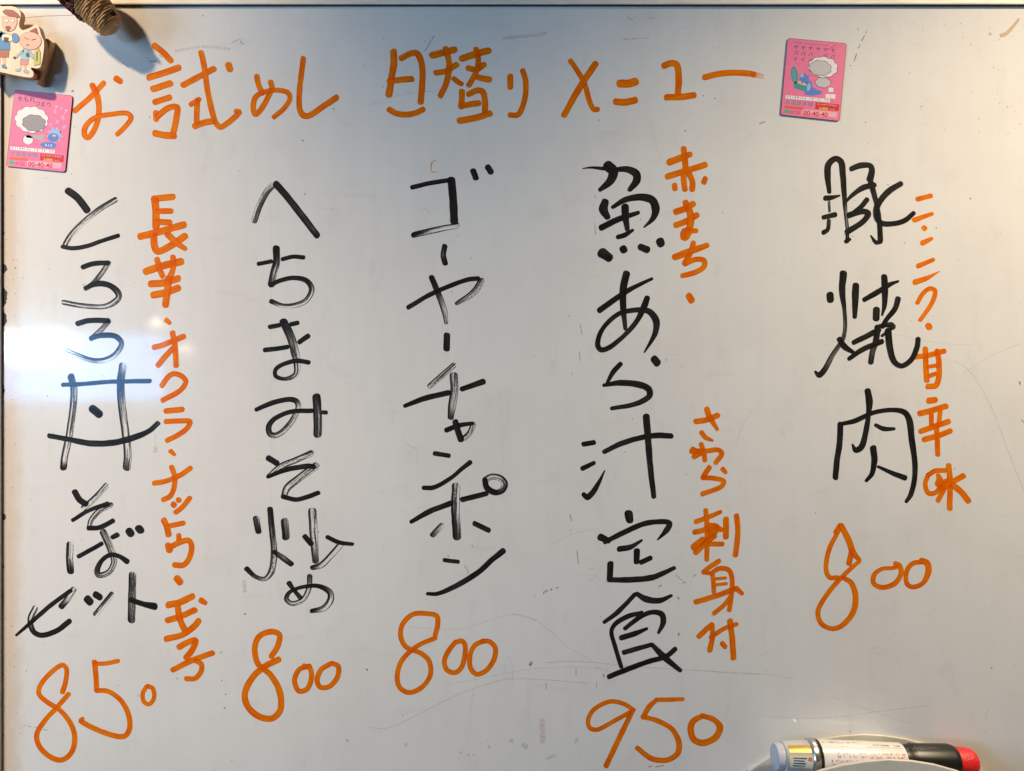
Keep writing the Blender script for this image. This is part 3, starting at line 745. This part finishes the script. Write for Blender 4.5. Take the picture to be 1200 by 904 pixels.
# magnet under the wooden plaque
C1 = (0, 95, 7.533)
e1 = card(C1, [(130, 78), (643, 130), (577, 808), (53, 755)], 'pink advert magnet with blue lettering, half shaded by the wooden plaque above it')
d = 0.00082
text_on('print_line', C1, '水もれ', 150, 172, 42, 6, d, NAVY, e1, 1.02, 0.012)
text_on('print_line', C1, 'つまり', 302, 216, 42, 6, d, NAVY, e1, 0.98, 0.012)
text_on('print_line', C1, 'ブ', 474, 242, 30, 14, d, WHT, e1, 0.9); text_on('print_line', C1, 'ル', 470, 280, 28, 10, d, WHT, e1, 0.8)
text_on('print_line', C1, 'ブ', 556, 282, 32, 14, d, WHT, e1, 0.9); text_on('print_line', C1, 'ル', 534, 335, 34, 10, d, WHT, e1, 0.9)
def cloud(crop, cx, cy, rx, ry, n, mat, d_, par, rot=0.1):
    pts = []
    for i in range(n * 8):
        a_ = i * 2 * math.pi / (n * 8); bump = 0.90 + 0.10 * abs(math.sin(a_ * n / 2))
        x_, y_ = rx * bump * math.cos(a_), ry * bump * math.sin(a_)
        pts.append((cx + x_ * math.cos(rot) - y_ * math.sin(rot), cy + x_ * math.sin(rot) + y_ * math.cos(rot)))
    grow = [(cx + (x - cx) * (1 + 5 / rx), cy + (y - cy) * (1 + 5 / ry)) for x, y in pts]
    poly_on('print_outline', crop, grow, d_, pm((0.20, 0.08, 0.11)), par)
    poly_on('print_shape', crop, pts, d_ + .00003, mat, par)
cloud(C1, 278, 342, 150, 118, 11, OFFW, d, e1)                  # plain outlined cloud where the mascot sits
cloud(C1, 300, 372, 104, 72, 8, pm((0.30, 0.28, 0.30)), d + .00004, e1)
cloud(C1, 248, 520, 46, 44, 6, OFFW, d, e1)
poly_on('print_shape', C1, [(228, 478), (330, 484), (372, 470), (402, 486), (372, 500), (378, 512), (404, 520), (376, 538), (340, 514), (232, 500)], d + .00003, GRY, e1)
poly_on('print_shape', C1, star(482, 478, 44, 78, 9, 0.2), d, LBL, e1)
poly_on('print_shape', C1, ell(470, 500, 48, 38), d + .00003, BLU, e1)
poly_on('print_shape', C1, ell(478, 484, 16, 9), d + .00005, YEL, e1)
poly_on('print_shape', C1, ell(428, 568, 72, 28, 0.05), d, BLU, e1)
dash_row('print_line', C1, 395, 556, 462, 560, 22, 3, d + .00003, WHT, e1, 0.8, 9)
for x, y, r in ((506, 360, 12), (566, 408, 14), (447, 385, 9), (540, 240, 9), (540, 455, 10)):
    poly_on('print_shape', C1, ell(x, y, r, r * 1.2, 0.5, 12), d, LBL, e1)
dash_row('print_line', C1, 98, 562, 195, 570, 7, 12, d, NAVY, e1, 0.7, 3)
card_common(C1, None, e1, 0, 0)

# magnet at the upper right
C2 = (900, 30, 7.53)
e2 = card(C2, [(172, 110), (694, 158), (632, 847), (110, 790)], 'pink advert magnet with rows of katakana and a teal box, beside the heading')
dash_row('print_line', C2, 228, 146, 535, 176, 9, 34, d, NAVY, e2, 0.7, 21)
for i in range(6):
    x, y = 226 + i * 65, 206 + i * 6.2
    text_on('print_line', C2, 'ヤ', x, y, 36, 5, d, NAVY, e2, 0.95, 0.01)
    if i not in (3,): text_on('print_line', C2, 'バ', x - 2, y + 52, 36, 5, d, NAVY, e2, 0.95, 0.01)
    if i < 3: text_on('print_line', C2, 'イ', x - 4, y + 104, 36, 5, d, NAVY, e2, 0.9, 0.01)
for x in (240, 286):
    text_on('print_line', C2, '♪', x, 366, 26, 8, d, LBL, e2, 1.2)
cloud(C2, 485, 368, 132, 92, 10, OFFW, d + .00002, e2)           # plain outlined cloud where the mascot sits
cloud(C2, 462, 376, 98, 66, 8, LGR, d + .00006, e2)
cloud(C2, 486, 505, 70, 44, 7, LGR, d + .00002, e2)
poly_on('print_shape', C2, ell(234, 436, 30, 76, -0.12), d, pm((0.04, 0.28, 0.30)), e2)
poly_on('print_shape', C2, ell(232, 436, 20, 62, -0.12), d + .00002, pm((0.10, 0.36, 0.38)), e2)
poly_on('print_shape', C2, [(222, 505), (262, 495), (335, 520), (392, 530), (385, 560), (345, 584), (290, 574), (232, 552)], d, pm((0.05, 0.30, 0.32)), e2)
poly_on('print_shape', C2, ell(316, 512, 58, 15, 0.2), d + .00002, pm((0.80, 0.52, 0.25)), e2)
poly_on('print_shape', C2, star(322, 470, 34, 56, 7, 0.3), d + .00004, BLU, e2)
poly_on('print_shape', C2, [(340, 500), (385, 490), (392, 540), (420, 562), (480, 582), (470, 606), (400, 620), (330, 612), (318, 582), (345, 560)], d + .00004, BLU, e2)
poly_on('print_shape', C2, ell(360, 545, 16, 34, 0.2), d + .00006, LBL, e2)
poly_on('print_shape', C2, ell(300, 445, 18, 13, 0.3), d + .00006, LBL, e2)
for x, y in ((536, 566), (510, 622), (554, 624)):
    poly_on('print_shape', C2, [(x, y - 18), (x + 42, y - 14), (x + 38, y + 24), (x - 3, y + 20)], d + .00002, WHT, e2)
poly_on('print_shape', C2, [(532, 208), (606, 160), (610, 164), (536, 212)], d + .00006, pm((0.45, 0.06, 0.16)), e2)
card_common(C2, None, e2, 64, 38)

# ------------------------------------------------------------------ wooden plaque with two cartoon people
PLY = plain('birch_plywood', (0.80, 0.60, 0.42), 0.5, var=0.06, scale=220, vstretch=(1, 1, 0.2))
PLYE = plain('burnt_ply_edge', (0.58, 0.37, 0.20), 0.65, var=0.35, scale=500, vstretch=(0.3, 1, 0.3))
PEG = plain('wooden_peg', (0.68, 0.43, 0.23), 0.6, var=0.25, scale=400, vstretch=(1, 1, 0.25))
CK = (0, 0, 8.218)
ek = base_empty('wooden_plaque_magnet', P(10, 60, 0), 'wooden cutout magnet printed with two small cartoon people, in the board corner', 'magnet')
out = [(-170, 120), (-120, 80), (-40, 66), (50, 62), (125, 64), (172, 84), (196, 122), (198, 165), (187, 205), (184, 252), (205, 284), (232, 290), (290, 268), (340, 240), (366, 250), (382, 285), (398, 345), (420, 395), (424, 450), (415, 530), (400, 610), (384, 650), (350, 660), (302, 652), (300, 668), (322, 700), (318, 735), (292, 748), (210, 738), (100, 716), (0, 694), (-100, 678), (-170, 665)]
def smooth_outline(p, n=5):
    res = []
    m = len(p)
    for i in range(m):
        a, b, c, d_ = p[i - 1], p[i], p[(i + 1) % m], p[(i + 2) % m]
        for j in range(n):
            t = j / n
            res.append(tuple(0.5 * (2 * b[q] + (c[q] - a[q]) * t + (2 * a[q] - 5 * b[q] + 4 * c[q] - d_[q]) * t * t + (3 * b[q] - a[q] - 3 * c[q] + d_[q]) * t ** 3) for q in (0, 1)))
    return res
T0, T1 = 0.0072, 0.0122
PLQ = slab('plaque', CK, smooth_outline(out), T0, T1, PLY, ek, side=PLYE)
slab('wooden_peg', CK, [(-120, 395), (300, 352), (462, 372), (482, 398), (478, 440), (425, 640), (378, 806), (345, 806), (250, 690), (-120, 640)], 0.0, T0, PEG, ek, bevel=0.0006)
SKIN = pm((0.80, 0.42, 0.34)); MAROON = pm((0.26, 0.03, 0.035)); SHB = pm((0.05, 0.22, 0.45)); SHL = pm((0.28, 0.48, 0.56)); SHO = pm((0.36, 0.13, 0.08)); SHP = pm((0.62, 0.26, 0.24)); LINE = pm((0.10, 0.05, 0.04)); CREAM = pm((0.85, 0.70, 0.50)); BOT = pm((0.50, 0.50, 0.10))
def toon(pts, mat, z=0, edge=3.5):
    cx = sum(p[0] for p in pts) / len(pts); cy = sum(p[1] for p in pts) / len(pts)
    big = []
    for x, y in pts:
        l = math.hypot(x - cx, y - cy) or 1
        big.append((cx + (x - cx) * (1 + edge / l), cy + (y - cy) * (1 + edge / l)))
    if edge: poly_on('drawn_outline', CK, big, T1 + 0.00002 + z * 0.00006, LINE, PLQ)
    poly_on('drawn_shape', CK, pts, T1 + 0.00005 + z * 0.00006, mat, PLQ)
# taller person in a red beret
toon([(22, 560), (60, 560), (55, 620), (35, 625)], SKIN, 0); toon([(-30, 560), (5, 560), (0, 625), (-25, 625)], SKIN, 0)
toon([(18, 628), (45, 625), (68, 655), (60, 665), (22, 655)], SHB, 1)
toon([(-40, 485), (88, 485), (82, 555), (-40, 552)], SHO, 1)
toon([(-40, 330), (20, 310), (90, 330), (95, 480), (-40, 480)], SHB, 2)
toon(ell(145, 368, 36, 46, -0.3), SHB, 2); toon(ell(0, 330, 30, 30), SHB, 2)
toon([(20, 340), (70, 325), (112, 345), (120, 390), (95, 400), (20, 390)], CREAM, 3)
toon([(38, 362), (82, 365), (80, 408), (38, 404)], DK, 4)
toon([(18, 160), (160, 165), (162, 225), (140, 280), (95, 305), (50, 295), (22, 250)], SKIN, 3)
toon([(25, 112), (58, 92), (120, 100), (165, 128), (190, 168), (150, 168), (90, 158), (38, 132)], MAROON, 5)
toon(ell(78, 268, 26, 16), MAROON, 5, 2); toon([(58, 286), (92, 286), (75, 305)], DK, 6, 0)
for x in (60, 122): toon(ell(x, 200, 17, 15), CREAM, 5, 3)
# shorter person with a bottle
toon([(195, 620), (218, 622), (205, 672), (188, 672)], SKIN, 0); toon([(232, 622), (256, 622), (256, 682), (236, 682)], SKIN, 0)
toon(ell(175, 678, 26, 12, -.1), SHL, 1); toon(ell(252, 694, 25, 13, .3), SHL, 1)
toon([(200, 570), (272, 575), (268, 625), (235, 628), (195, 620)], SHP, 1)
toon([(222, 470), (270, 478), (278, 580), (202, 575)], SHL, 2)
toon([(222, 472), (230, 500), (160, 560), (140, 550)], SHL, 2); toon([(272, 482), (300, 500), (330, 545), (318, 570), (282, 540)], SHL, 2)
toon(ell(140, 558, 14, 12), DK, 3, 0)
toon(ell(266, 530, 18, 22), NAVY, 3, 0)
toon([(335, 500), (358, 490), (388, 500), (384, 620), (330, 630), (328, 560)], BOT, 3); toon([(358, 470), (376, 472), (376, 496), (358, 494)], BOT, 3)
toon(ell(292, 395, 104, 84, 0.1), SKIN, 3)
toon([(345, 270), (362, 326), (285, 300)], MAROON, 5)
toon([(232, 360), (278, 378), (276, 384), (230, 366)], LINE, 5, 0); toon([(300, 384), (348, 372), (350, 378), (302, 391)], LINE, 5, 0)
toon(ell(266, 434, 15, 6, .2), MAROON, 5, 0)
toon([(352, 500), (362, 502), (358, 590), (348, 588)], NAVY, 5, 0)

# ------------------------------------------------------------------ small woven basket charm hanging over the top rail
def woven_material():
    k = NT('dried_woven_straw'); b = k.b
    uv = k.add('ShaderNodeUVMap', uv_map='UVMap')
    n = k.noise(k.mapping(uv.outputs['UV'], (14, 60, 1)), 1.0, 4, 0.65, '2D')
    c = k.mix(k.sstep(n, 0.3, 0.7), (0.46, 0.20, 0.06), (0.96, 0.64, 0.30))
    k.l(c, b.inputs['Base Color']); b.inputs['Roughness'].default_value = 0.75
    bp = k.add('ShaderNodeBump'); bp.inputs['Strength'].default_value = 0.6; bp.inputs['Distance'].default_value = 0.0006
    k.l(n, bp.inputs['Height']); k.l(bp.outputs['Normal'], b.inputs['Normal'])
    return k.m
WOV = woven_material()
ENDW = plain('cut_straw_end', (0.62, 0.39, 0.20), 0.8, var=0.3, scale=900, bump=0.4)
DRED = plain('dried_red_flakes', (0.16, 0.03, 0.03), 0.7, var=0.5, scale=900, bump=0.5)
tip = P(131.0, 32.0, 0.0145); up = P(90.0, -15, 0.0225)
eb = base_empty('woven_basket_charm', P(120, 12, 0), 'small brown woven cone charm with ridged coils, hanging over the top rail', 'ornament')
ax = (up - tip); Lb = ax.length; ax.normalize()
sideV = ax.cross(Vector((0, -1, 0))).normalized(); outV = sideV.cross(ax).normalized()
def basket():
    V, F, UVS = [], [], []
    nseg, coils, sub = 56, 19, 8
    rows = coils * sub
    for i in range(rows + 1):
        t = i / rows
        r = 0.0086 + (0.0138 - 0.0086) * t ** 0.75
        ph = (t * coils) % 1.0
        ridge = abs(math.sin(math.pi * ph)) ** 0.6
        for j in range(nseg):
            a = j * 2 * math.pi / nseg
            wobb = 0.0004 * math.sin(3 * a + int(t * coils) * 1.7) + 0.0002 * math.sin(11 * a + int(t * coils) * 2.3)
            rr = r - 0.0011 + 0.0013 * ridge + wobb * 0.8
            tilt = 0.0008 * math.sin(a + 1 + int(t * coils) * 0.15)
            V.append(tip + ax * (t * Lb + tilt) + sideV * (rr * math.cos(a)) + outV * (rr * math.sin(a)))
            UVS.append((a, t * coils / 4))
    for i in range(rows):
        for j in range(nseg):
            F.append((i * nseg + j, i * nseg + (j + 1) % nseg, (i + 1) * nseg + (j + 1) % nseg, (i + 1) * nseg + j))
    o = new_mesh('woven_wall', V, F, WOV, None, True)
    bm = bmesh.new(); bm.from_mesh(o.data); bmesh.ops.recalc_face_normals(bm, faces=bm.faces); bm.to_mesh(o.data); bm.free()
    uvl = o.data.uv_layers.new(name='UVMap')
    for lp in o.data.loops: uvl.data[lp.index].uv = UVS[lp.vertex_index]
    par_keep(o, eb)
    # slightly domed, uneven cut end
    V, F = [], []
    n = 40
    for q, (f, dz) in enumerate(((1.0, 0.0006), (0.86, -0.0012), (0.55, -0.0017), (0.2, -0.0018))):
        for j in range(n):
            a = j * 2 * math.pi / n
            z = dz * (1 + 0.35 * math.sin(3 * a + q)) 
            V.append(tip + ax * z + sideV * (0.0084 * f * math.cos(a)) + outV * (0.0084 * f * math.sin(a)))
    for q in range(3):
        for j in range(n): F.append((q * n + j, q * n + (j + 1) % n, (q + 1) * n + (j + 1) % n, (q + 1) * n + j))
    F.append(tuple(range(3 * n, 4 * n)))
    o = new_mesh('cut_end', V, F, ENDW, None, True)
    bm = bmesh.new(); bm.from_mesh(o.data); bmesh.ops.recalc_face_normals(bm, faces=bm.faces); bm.to_mesh(o.data); bm.free()
    par_keep(o, eb)
    # plug hole in the side
    hp = P(129.5, 13.0, 0.0245)
    V = [hp + Vector((0.0011 * math.cos(a) * random.uniform(.8, 1.15), -0.0002, 0.0014 * math.sin(a) * random.uniform(.8, 1.15))) for a in [i * 6.283 / 14 for i in range(14)]]
    V2 = [v + Vector((0, 0.006, 0)) for v in V]
    F = [tuple(range(14))] + [(i, (i + 1) % 14, 14 + (i + 1) % 14, 14 + i) for i in range(14)]
    o = new_mesh('dark_knot', V + V2, F, pm((0.012, 0.009, 0.007), 0.95)); par_keep(o, eb)
    # dried red flakes spilling over the wide end
    rs = random.Random(5); V, F = [], []
    for i in range(900):
        t = rs.uniform(0.46, 1.12); a = rs.uniform(math.pi * 0.90, math.pi * 1.12) if rs.random() < .5 else rs.uniform(math.pi * 0.58, math.pi * 1.1)
        if a < math.pi * 0.9 and t < 0.58 + 0.35 * (math.pi - a) / math.pi: continue
        r = 0.0086 + 0.0052 * t ** 0.75 + rs.uniform(-0.0004, 0.0012)
        c = tip + ax * (t * Lb) + sideV * (r * math.cos(a)) + outV * (r * math.sin(a))
        m = Matrix.Rotation(rs.uniform(0, 6), 3, Vector((rs.uniform(-1, 1), rs.uniform(-1, 1), rs.uniform(-1, 1))).normalized())
        s = rs.uniform(0.0006, 0.0014); b = len(V)
        V += [c + m @ Vector(q) * s for q in ((-1, -.6, 0), (0.9, -.7, .2), (1, .5, 0), (-.2, .9, .3), (0, 0, -.5))]
        F += [(b, b + 1, b + 4), (b + 1, b + 2, b + 4), (b + 2, b + 3, b + 4), (b + 3, b, b + 4), (b, b + 3, b + 2, b + 1)]
    o = new_mesh('dried_red_flakes', V, F, DRED); o['kind'] = 'stuff'; par_keep(o, eb)
    # magnet that holds it to the board
    mp = P(112, 17, 0)
    me = []
    bmx = bmesh.new(); bmesh.ops.create_cone(bmx, segments=24, radius1=0.006, radius2=0.006, depth=0.008, cap_ends=True, matrix=Matrix.Translation((mp.x, -0.004, mp.z)) @ Matrix.Rotation(R(90), 4, 'X'))
    me = bpy.data.meshes.new('magnet_disc'); bmx.to_mesh(me); bmx.free(); me.materials.append(MAGB)
    par_keep(link(bpy.data.objects.new('magnet_disc', me)), eb)
basket()

# ------------------------------------------------------------------ marker tray
TRAY = plain('beige_tray_plastic', (0.62, 0.585, 0.52), 0.42, var=0.05, scale=120)
TD0, TD1, TW = 0.0, 0.0385, 0.0022
prof = [(868, 910), (874, 904), (881, 898), (892, 891), (905, 883.5), (920, 877), (938, 870.5), (960, 865), (985, 861), (1010, 859), (1035, 860.5), (1060, 864.5), (1085, 871.5), (1105, 879.5), (1122, 887.5), (1137, 896), (1148, 904), (1156, 911)]
def tray():
    top = [P(x, y, 0) for x, y in prof]
    zb = P(1000, 958, 0).z
    e = base_empty('marker_tray', Vector((P(1012, 958, 0).x, -0.019, zb)), 'beige plastic marker tray with arched walls fixed to the board', 'tray')
    def arch(name, d0, d1, inset, lip):
        fr = [Vector((v.x, 0, v.z)) for v in top]
        low = [Vector((v.x * 1.0 + (0.008 if v.x < 0.24 else -0.008) * (1 if i in (0, len(top) - 1) else 0), 0, zb)) for i, v in enumerate(fr)]
        n = len(fr); V, F = [], []
        for d in (d0, d1):
            for v in fr: V.append((v.x, -d, v.z))
            for v in low: V.append((v.x, -d, v.z))
        o2 = 2 * n
        for i in range(n - 1):
            F.append((i, i + 1, n + i + 1, n + i)); F.append((o2 + i, o2 + n + i, o2 + n + i + 1, o2 + i + 1))
            F.append((i, o2 + i, o2 + i + 1, i + 1)); F.append((n + i, n + i + 1, o2 + n + i + 1, o2 + n + i))
        for i in (0, n - 1): F.append((i, n + i, o2 + n + i, o2 + i))
        o = new_mesh(name, V, F, TRAY)
        bm = bmesh.new(); bm.from_mesh(o.data); bmesh.ops.recalc_face_normals(bm, faces=bm.faces); bm.to_mesh(o.data); bm.free()
        m = o.modifiers.new('b', 'BEVEL'); m.width = 0.0008; m.segments = 3; m.limit_method = 'ANGLE'; m.angle_limit = R(40)
        par_keep(o, e)
    arch('back_wall', TD0, TW, 0, 0)
    arch('front_wall', TD1 - TW, TD1, 0, 0)
    for i, j in ((0, 1), (len(top) - 1, len(top) - 2)):
        s = 1 if i == 0 else -1
        x0 = top[i].x; z1 = top[i].z - 0.0004
        xa, xb = sorted((x0 + s * 0.0001, x0 + s * TW))
        par_keep(box('side_wall', xa, xb, -TD1 + TW, -TW, zb, z1, TRAY), e)
    par_keep(box('floor', top[0].x + TW, top[-1].x - TW, -TD1 + TW, -TW, zb + 0.0002, zb + TW, TRAY), e)
    return e
TRAY_ROOT = tray()

# ------------------------------------------------------------------ the marker lying across the tray
MW = plain('white_barrel', (0.78, 0.76, 0.73), 0.28, var=0.05, scale=300, coat=0.3)
MK = plain('black_cap_plastic', (0.012, 0.011, 0.011), 0.38, var=0.2)
MR = plain('red_cap_end', (0.72, 0.02, 0.025), 0.35, var=0.25, scale=900, bump=0.5)
MS = plain('silver_ring', (0.62, 0.61, 0.60), 0.22, 0.9, 0.1)
MG = plain('gold_foil', (0.78, 0.52, 0.16), 0.3, 0.8, 0.1)
def clear_plastic():
    k = NT('clear_end_plastic'); b = k.b
    b.inputs['Base Color'].default_value = (0.82, 0.83, 0.85, 1); b.inputs['Roughness'].default_value = 0.12
    tr = k.add('ShaderNodeBsdfTransparent'); mx = k.add('ShaderNodeMixShader'); mx.inputs[0].default_value = 0.55
    k.l(tr.outputs[0], mx.inputs[1]); k.l(b.outputs[0], mx.inputs[2]); k.l(mx.outputs[0], k.out.inputs['Surface'])
    return k.m
MC = clear_plastic()
MD = 0.0190
A = P(907, 887.0, MD); B = P(1143, 893.0, MD - 0.002)
mx_ = (B - A); ML = mx_.length; mx_.normalize()
s_up = (Vector((0, 0, 1)) - mx_ * mx_.z).normalized(); s_out = mx_.cross(s_up).normalized()
if s_out.y > 0: s_out = -s_out
em = base_empty('marker_pen', (A + B) / 2 - Vector((0, 0, 0.011)), 'fat whiteboard marker with white barrel, black neck and red end lying in the tray', 'marker')
kk = S * (D - MD) / D
def lathe(name, prof_, mat, n=48, flat=0.0, par=em):
    V, F = [], []
    for (px, r) in prof_:
        c = A + mx_ * ((px - 907) / 236.0 * ML)
        for j in range(n):
            a = j * 2 * math.pi / n
            rr = r * kk * (1 + flat * math.cos(6 * a) ** 8)
            V.append(c + s_up * (rr * math.cos(a)) + s_out * (rr * math.sin(a)))
    m = len(prof_)
    for i in range(m - 1):
        for j in range(n): F.append((i * n + j, i * n + (j + 1) % n, (i + 1) * n + (j + 1) % n, (i + 1) * n + j))
    F.append(tuple(range(n))); F.append(tuple(range((m - 1) * n, m * n)))
    o = new_mesh(name, V, F, mat, None, True)
    bm = bmesh.new(); bm.from_mesh(o.data); bmesh.ops.recalc_face_normals(bm, faces=bm.faces); bm.to_mesh(o.data); bm.free()
    m_ = o.modifiers.new('e', 'EDGE_SPLIT'); m_.split_angle = R(35)
    par_keep(o, par)
    return o
lathe('end_cap', [(907, 13.0), (908, 14.6), (910, 15.2), (916, 15.4)], plain('pale_end_cap', (0.55, 0.55, 0.60), 0.3, var=0.05))
SLEEVE = lathe('clear_sleeve', [(916, 15.4), (917, 17.4), (924, 18.0), (946, 19.4)], MC)
lathe('inner_tube', [(916.4, 13.0), (946, 15.0)], pm((0.45, 0.43, 0.42)))
lathe('ring', [(946, 20.2), (947.5, 21.8), (952, 22.2), (954, 21.4)], MS)
lathe('black_ring', [(954, 20.6), (956, 21.2), (958, 20.4)], MK)
BARREL = lathe('barrel', [(958, 20.0), (1000, 19.8), (1054, 18.8), (1056, 18.2)], MW)
lathe('neck', [(1056, 16.6), (1062, 16.8), (1064, 17.6), (1068, 17.8)], MK)
lathe('cap', [(1068, 18.3), (1112, 19.0), (1117, 17.6), (1118.5, 16.6)], MK, flat=0.012)
lathe('cap_end', [(1118.5, 15.6), (1122, 16.0), (1132, 15.6), (1138, 14.4), (1141.5, 11.8), (1143, 9.0)], MR, flat=0.01)
def wrap_patch(name, x0, x1, a0, a1, r0, r1, mat, n=10):
    V, F = [], []
    for i in range(2):
        px = (x0, x1)[i]; r = (r0, r1)[i] * kk
        c = A + mx_ * ((px - 907) / 236.0 * ML)
        for j in range(n + 1):
            a = R(a0 + (a1 - a0) * j / n)
            V.append(c + s_up * (r * math.cos(a)) + s_out * (r * math.sin(a)))
    for j in range(n): F.append((j, j + 1, n + 2 + j, n + 1 + j))
    o = new_mesh(name, V, F, mat, None, True); par_keep(o, SLEEVE); return o
wrap_patch('gold_band', 920, 945, 22, 50, 18.0, 19.7, MG)
wrap_patch('paper_label', 917.5, 945.5, 56, 104, 17.9, 19.8, pm((0.62, 0.50, 0.22)))
wrap_patch('paper_label', 919, 944, 60, 100, 18.3, 20.0, pm((0.60, 0.62, 0.58)))
wrap_patch('label_dot', 940, 943.5, 64, 74, 20.3, 20.5, ORG)
rs = random.Random(9)
def barrel_print(x0, x1, a, mat, hgt, r0, r1, dens=0.85):
    V, F = [], []
    px = x0
    while px < x1:
        w = rs.uniform(1.4, 2.3)
        if rs.random() < dens:
            for q in range(3):
                if rs.random() < 0.3: continue
                aa = a + hgt * q / 3
                b = len(V); xa = px + rs.uniform(0, .4); xb = px + w * rs.uniform(.6, .95)
                for (xx, an) in ((xa, aa), (xb, aa), (xb, aa + hgt * .2), (xa, aa + hgt * .2)):
                    r = (r0 + (r1 - r0) * (xx - 958) / 98.0) * kk
                    V.append(A + mx_ * ((xx - 907) / 236.0 * ML) + s_up * (r * math.cos(R(an))) + s_out * (r * math.sin(R(an))))
                F.append((b, b + 1, b + 2, b + 3))
        px += w + 0.35
    par_keep(new_mesh('barrel_print', V, F, mat), BARREL)
PR = pm((0.55, 0.08, 0.10)); PK = pm((0.05, 0.05, 0.06))
for a, x0, x1, m_ in ((44, 974, 1052, PR), (56, 974, 1050, PR), (70, 966, 1000, PR), (82, 964, 996, PR)):
    barrel_print(x0, x1, a, m_, 8, 20.3, 19.2)
barrel_print(962, 1004, 4, PK, 7, 20.3, 19.2, 0.6); barrel_print(1020, 1052, 12, PK, 7, 20.3, 19.2, 0.8)
barrel_print(962, 1052, 24, PK, 2, 20.3, 19.2, 0.9)
for a in (66, 74, 82, 90):
    V = []
    barrel = []
    wrap_patch('label_print', 922 + rs.uniform(0, 2), 937 + rs.uniform(-2, 1), a, a + 3, 18.7, 20.0, PK)

# two cradle ribs moulded into the tray carry the marker
for px, r in ((990, 19.85), (1085, 18.6)):
    c = A + mx_ * ((px - 907) / 236.0 * ML)
    zb = TRAY_ROOT.location.z
    par_keep(box('cradle_rib', c.x - 0.0015, c.x + 0.0015, -TD1 + TW - 0.0005, -TW + 0.0005, zb + 0.001, c.z - r * kk + 0.0003, TRAY), TRAY_ROOT)
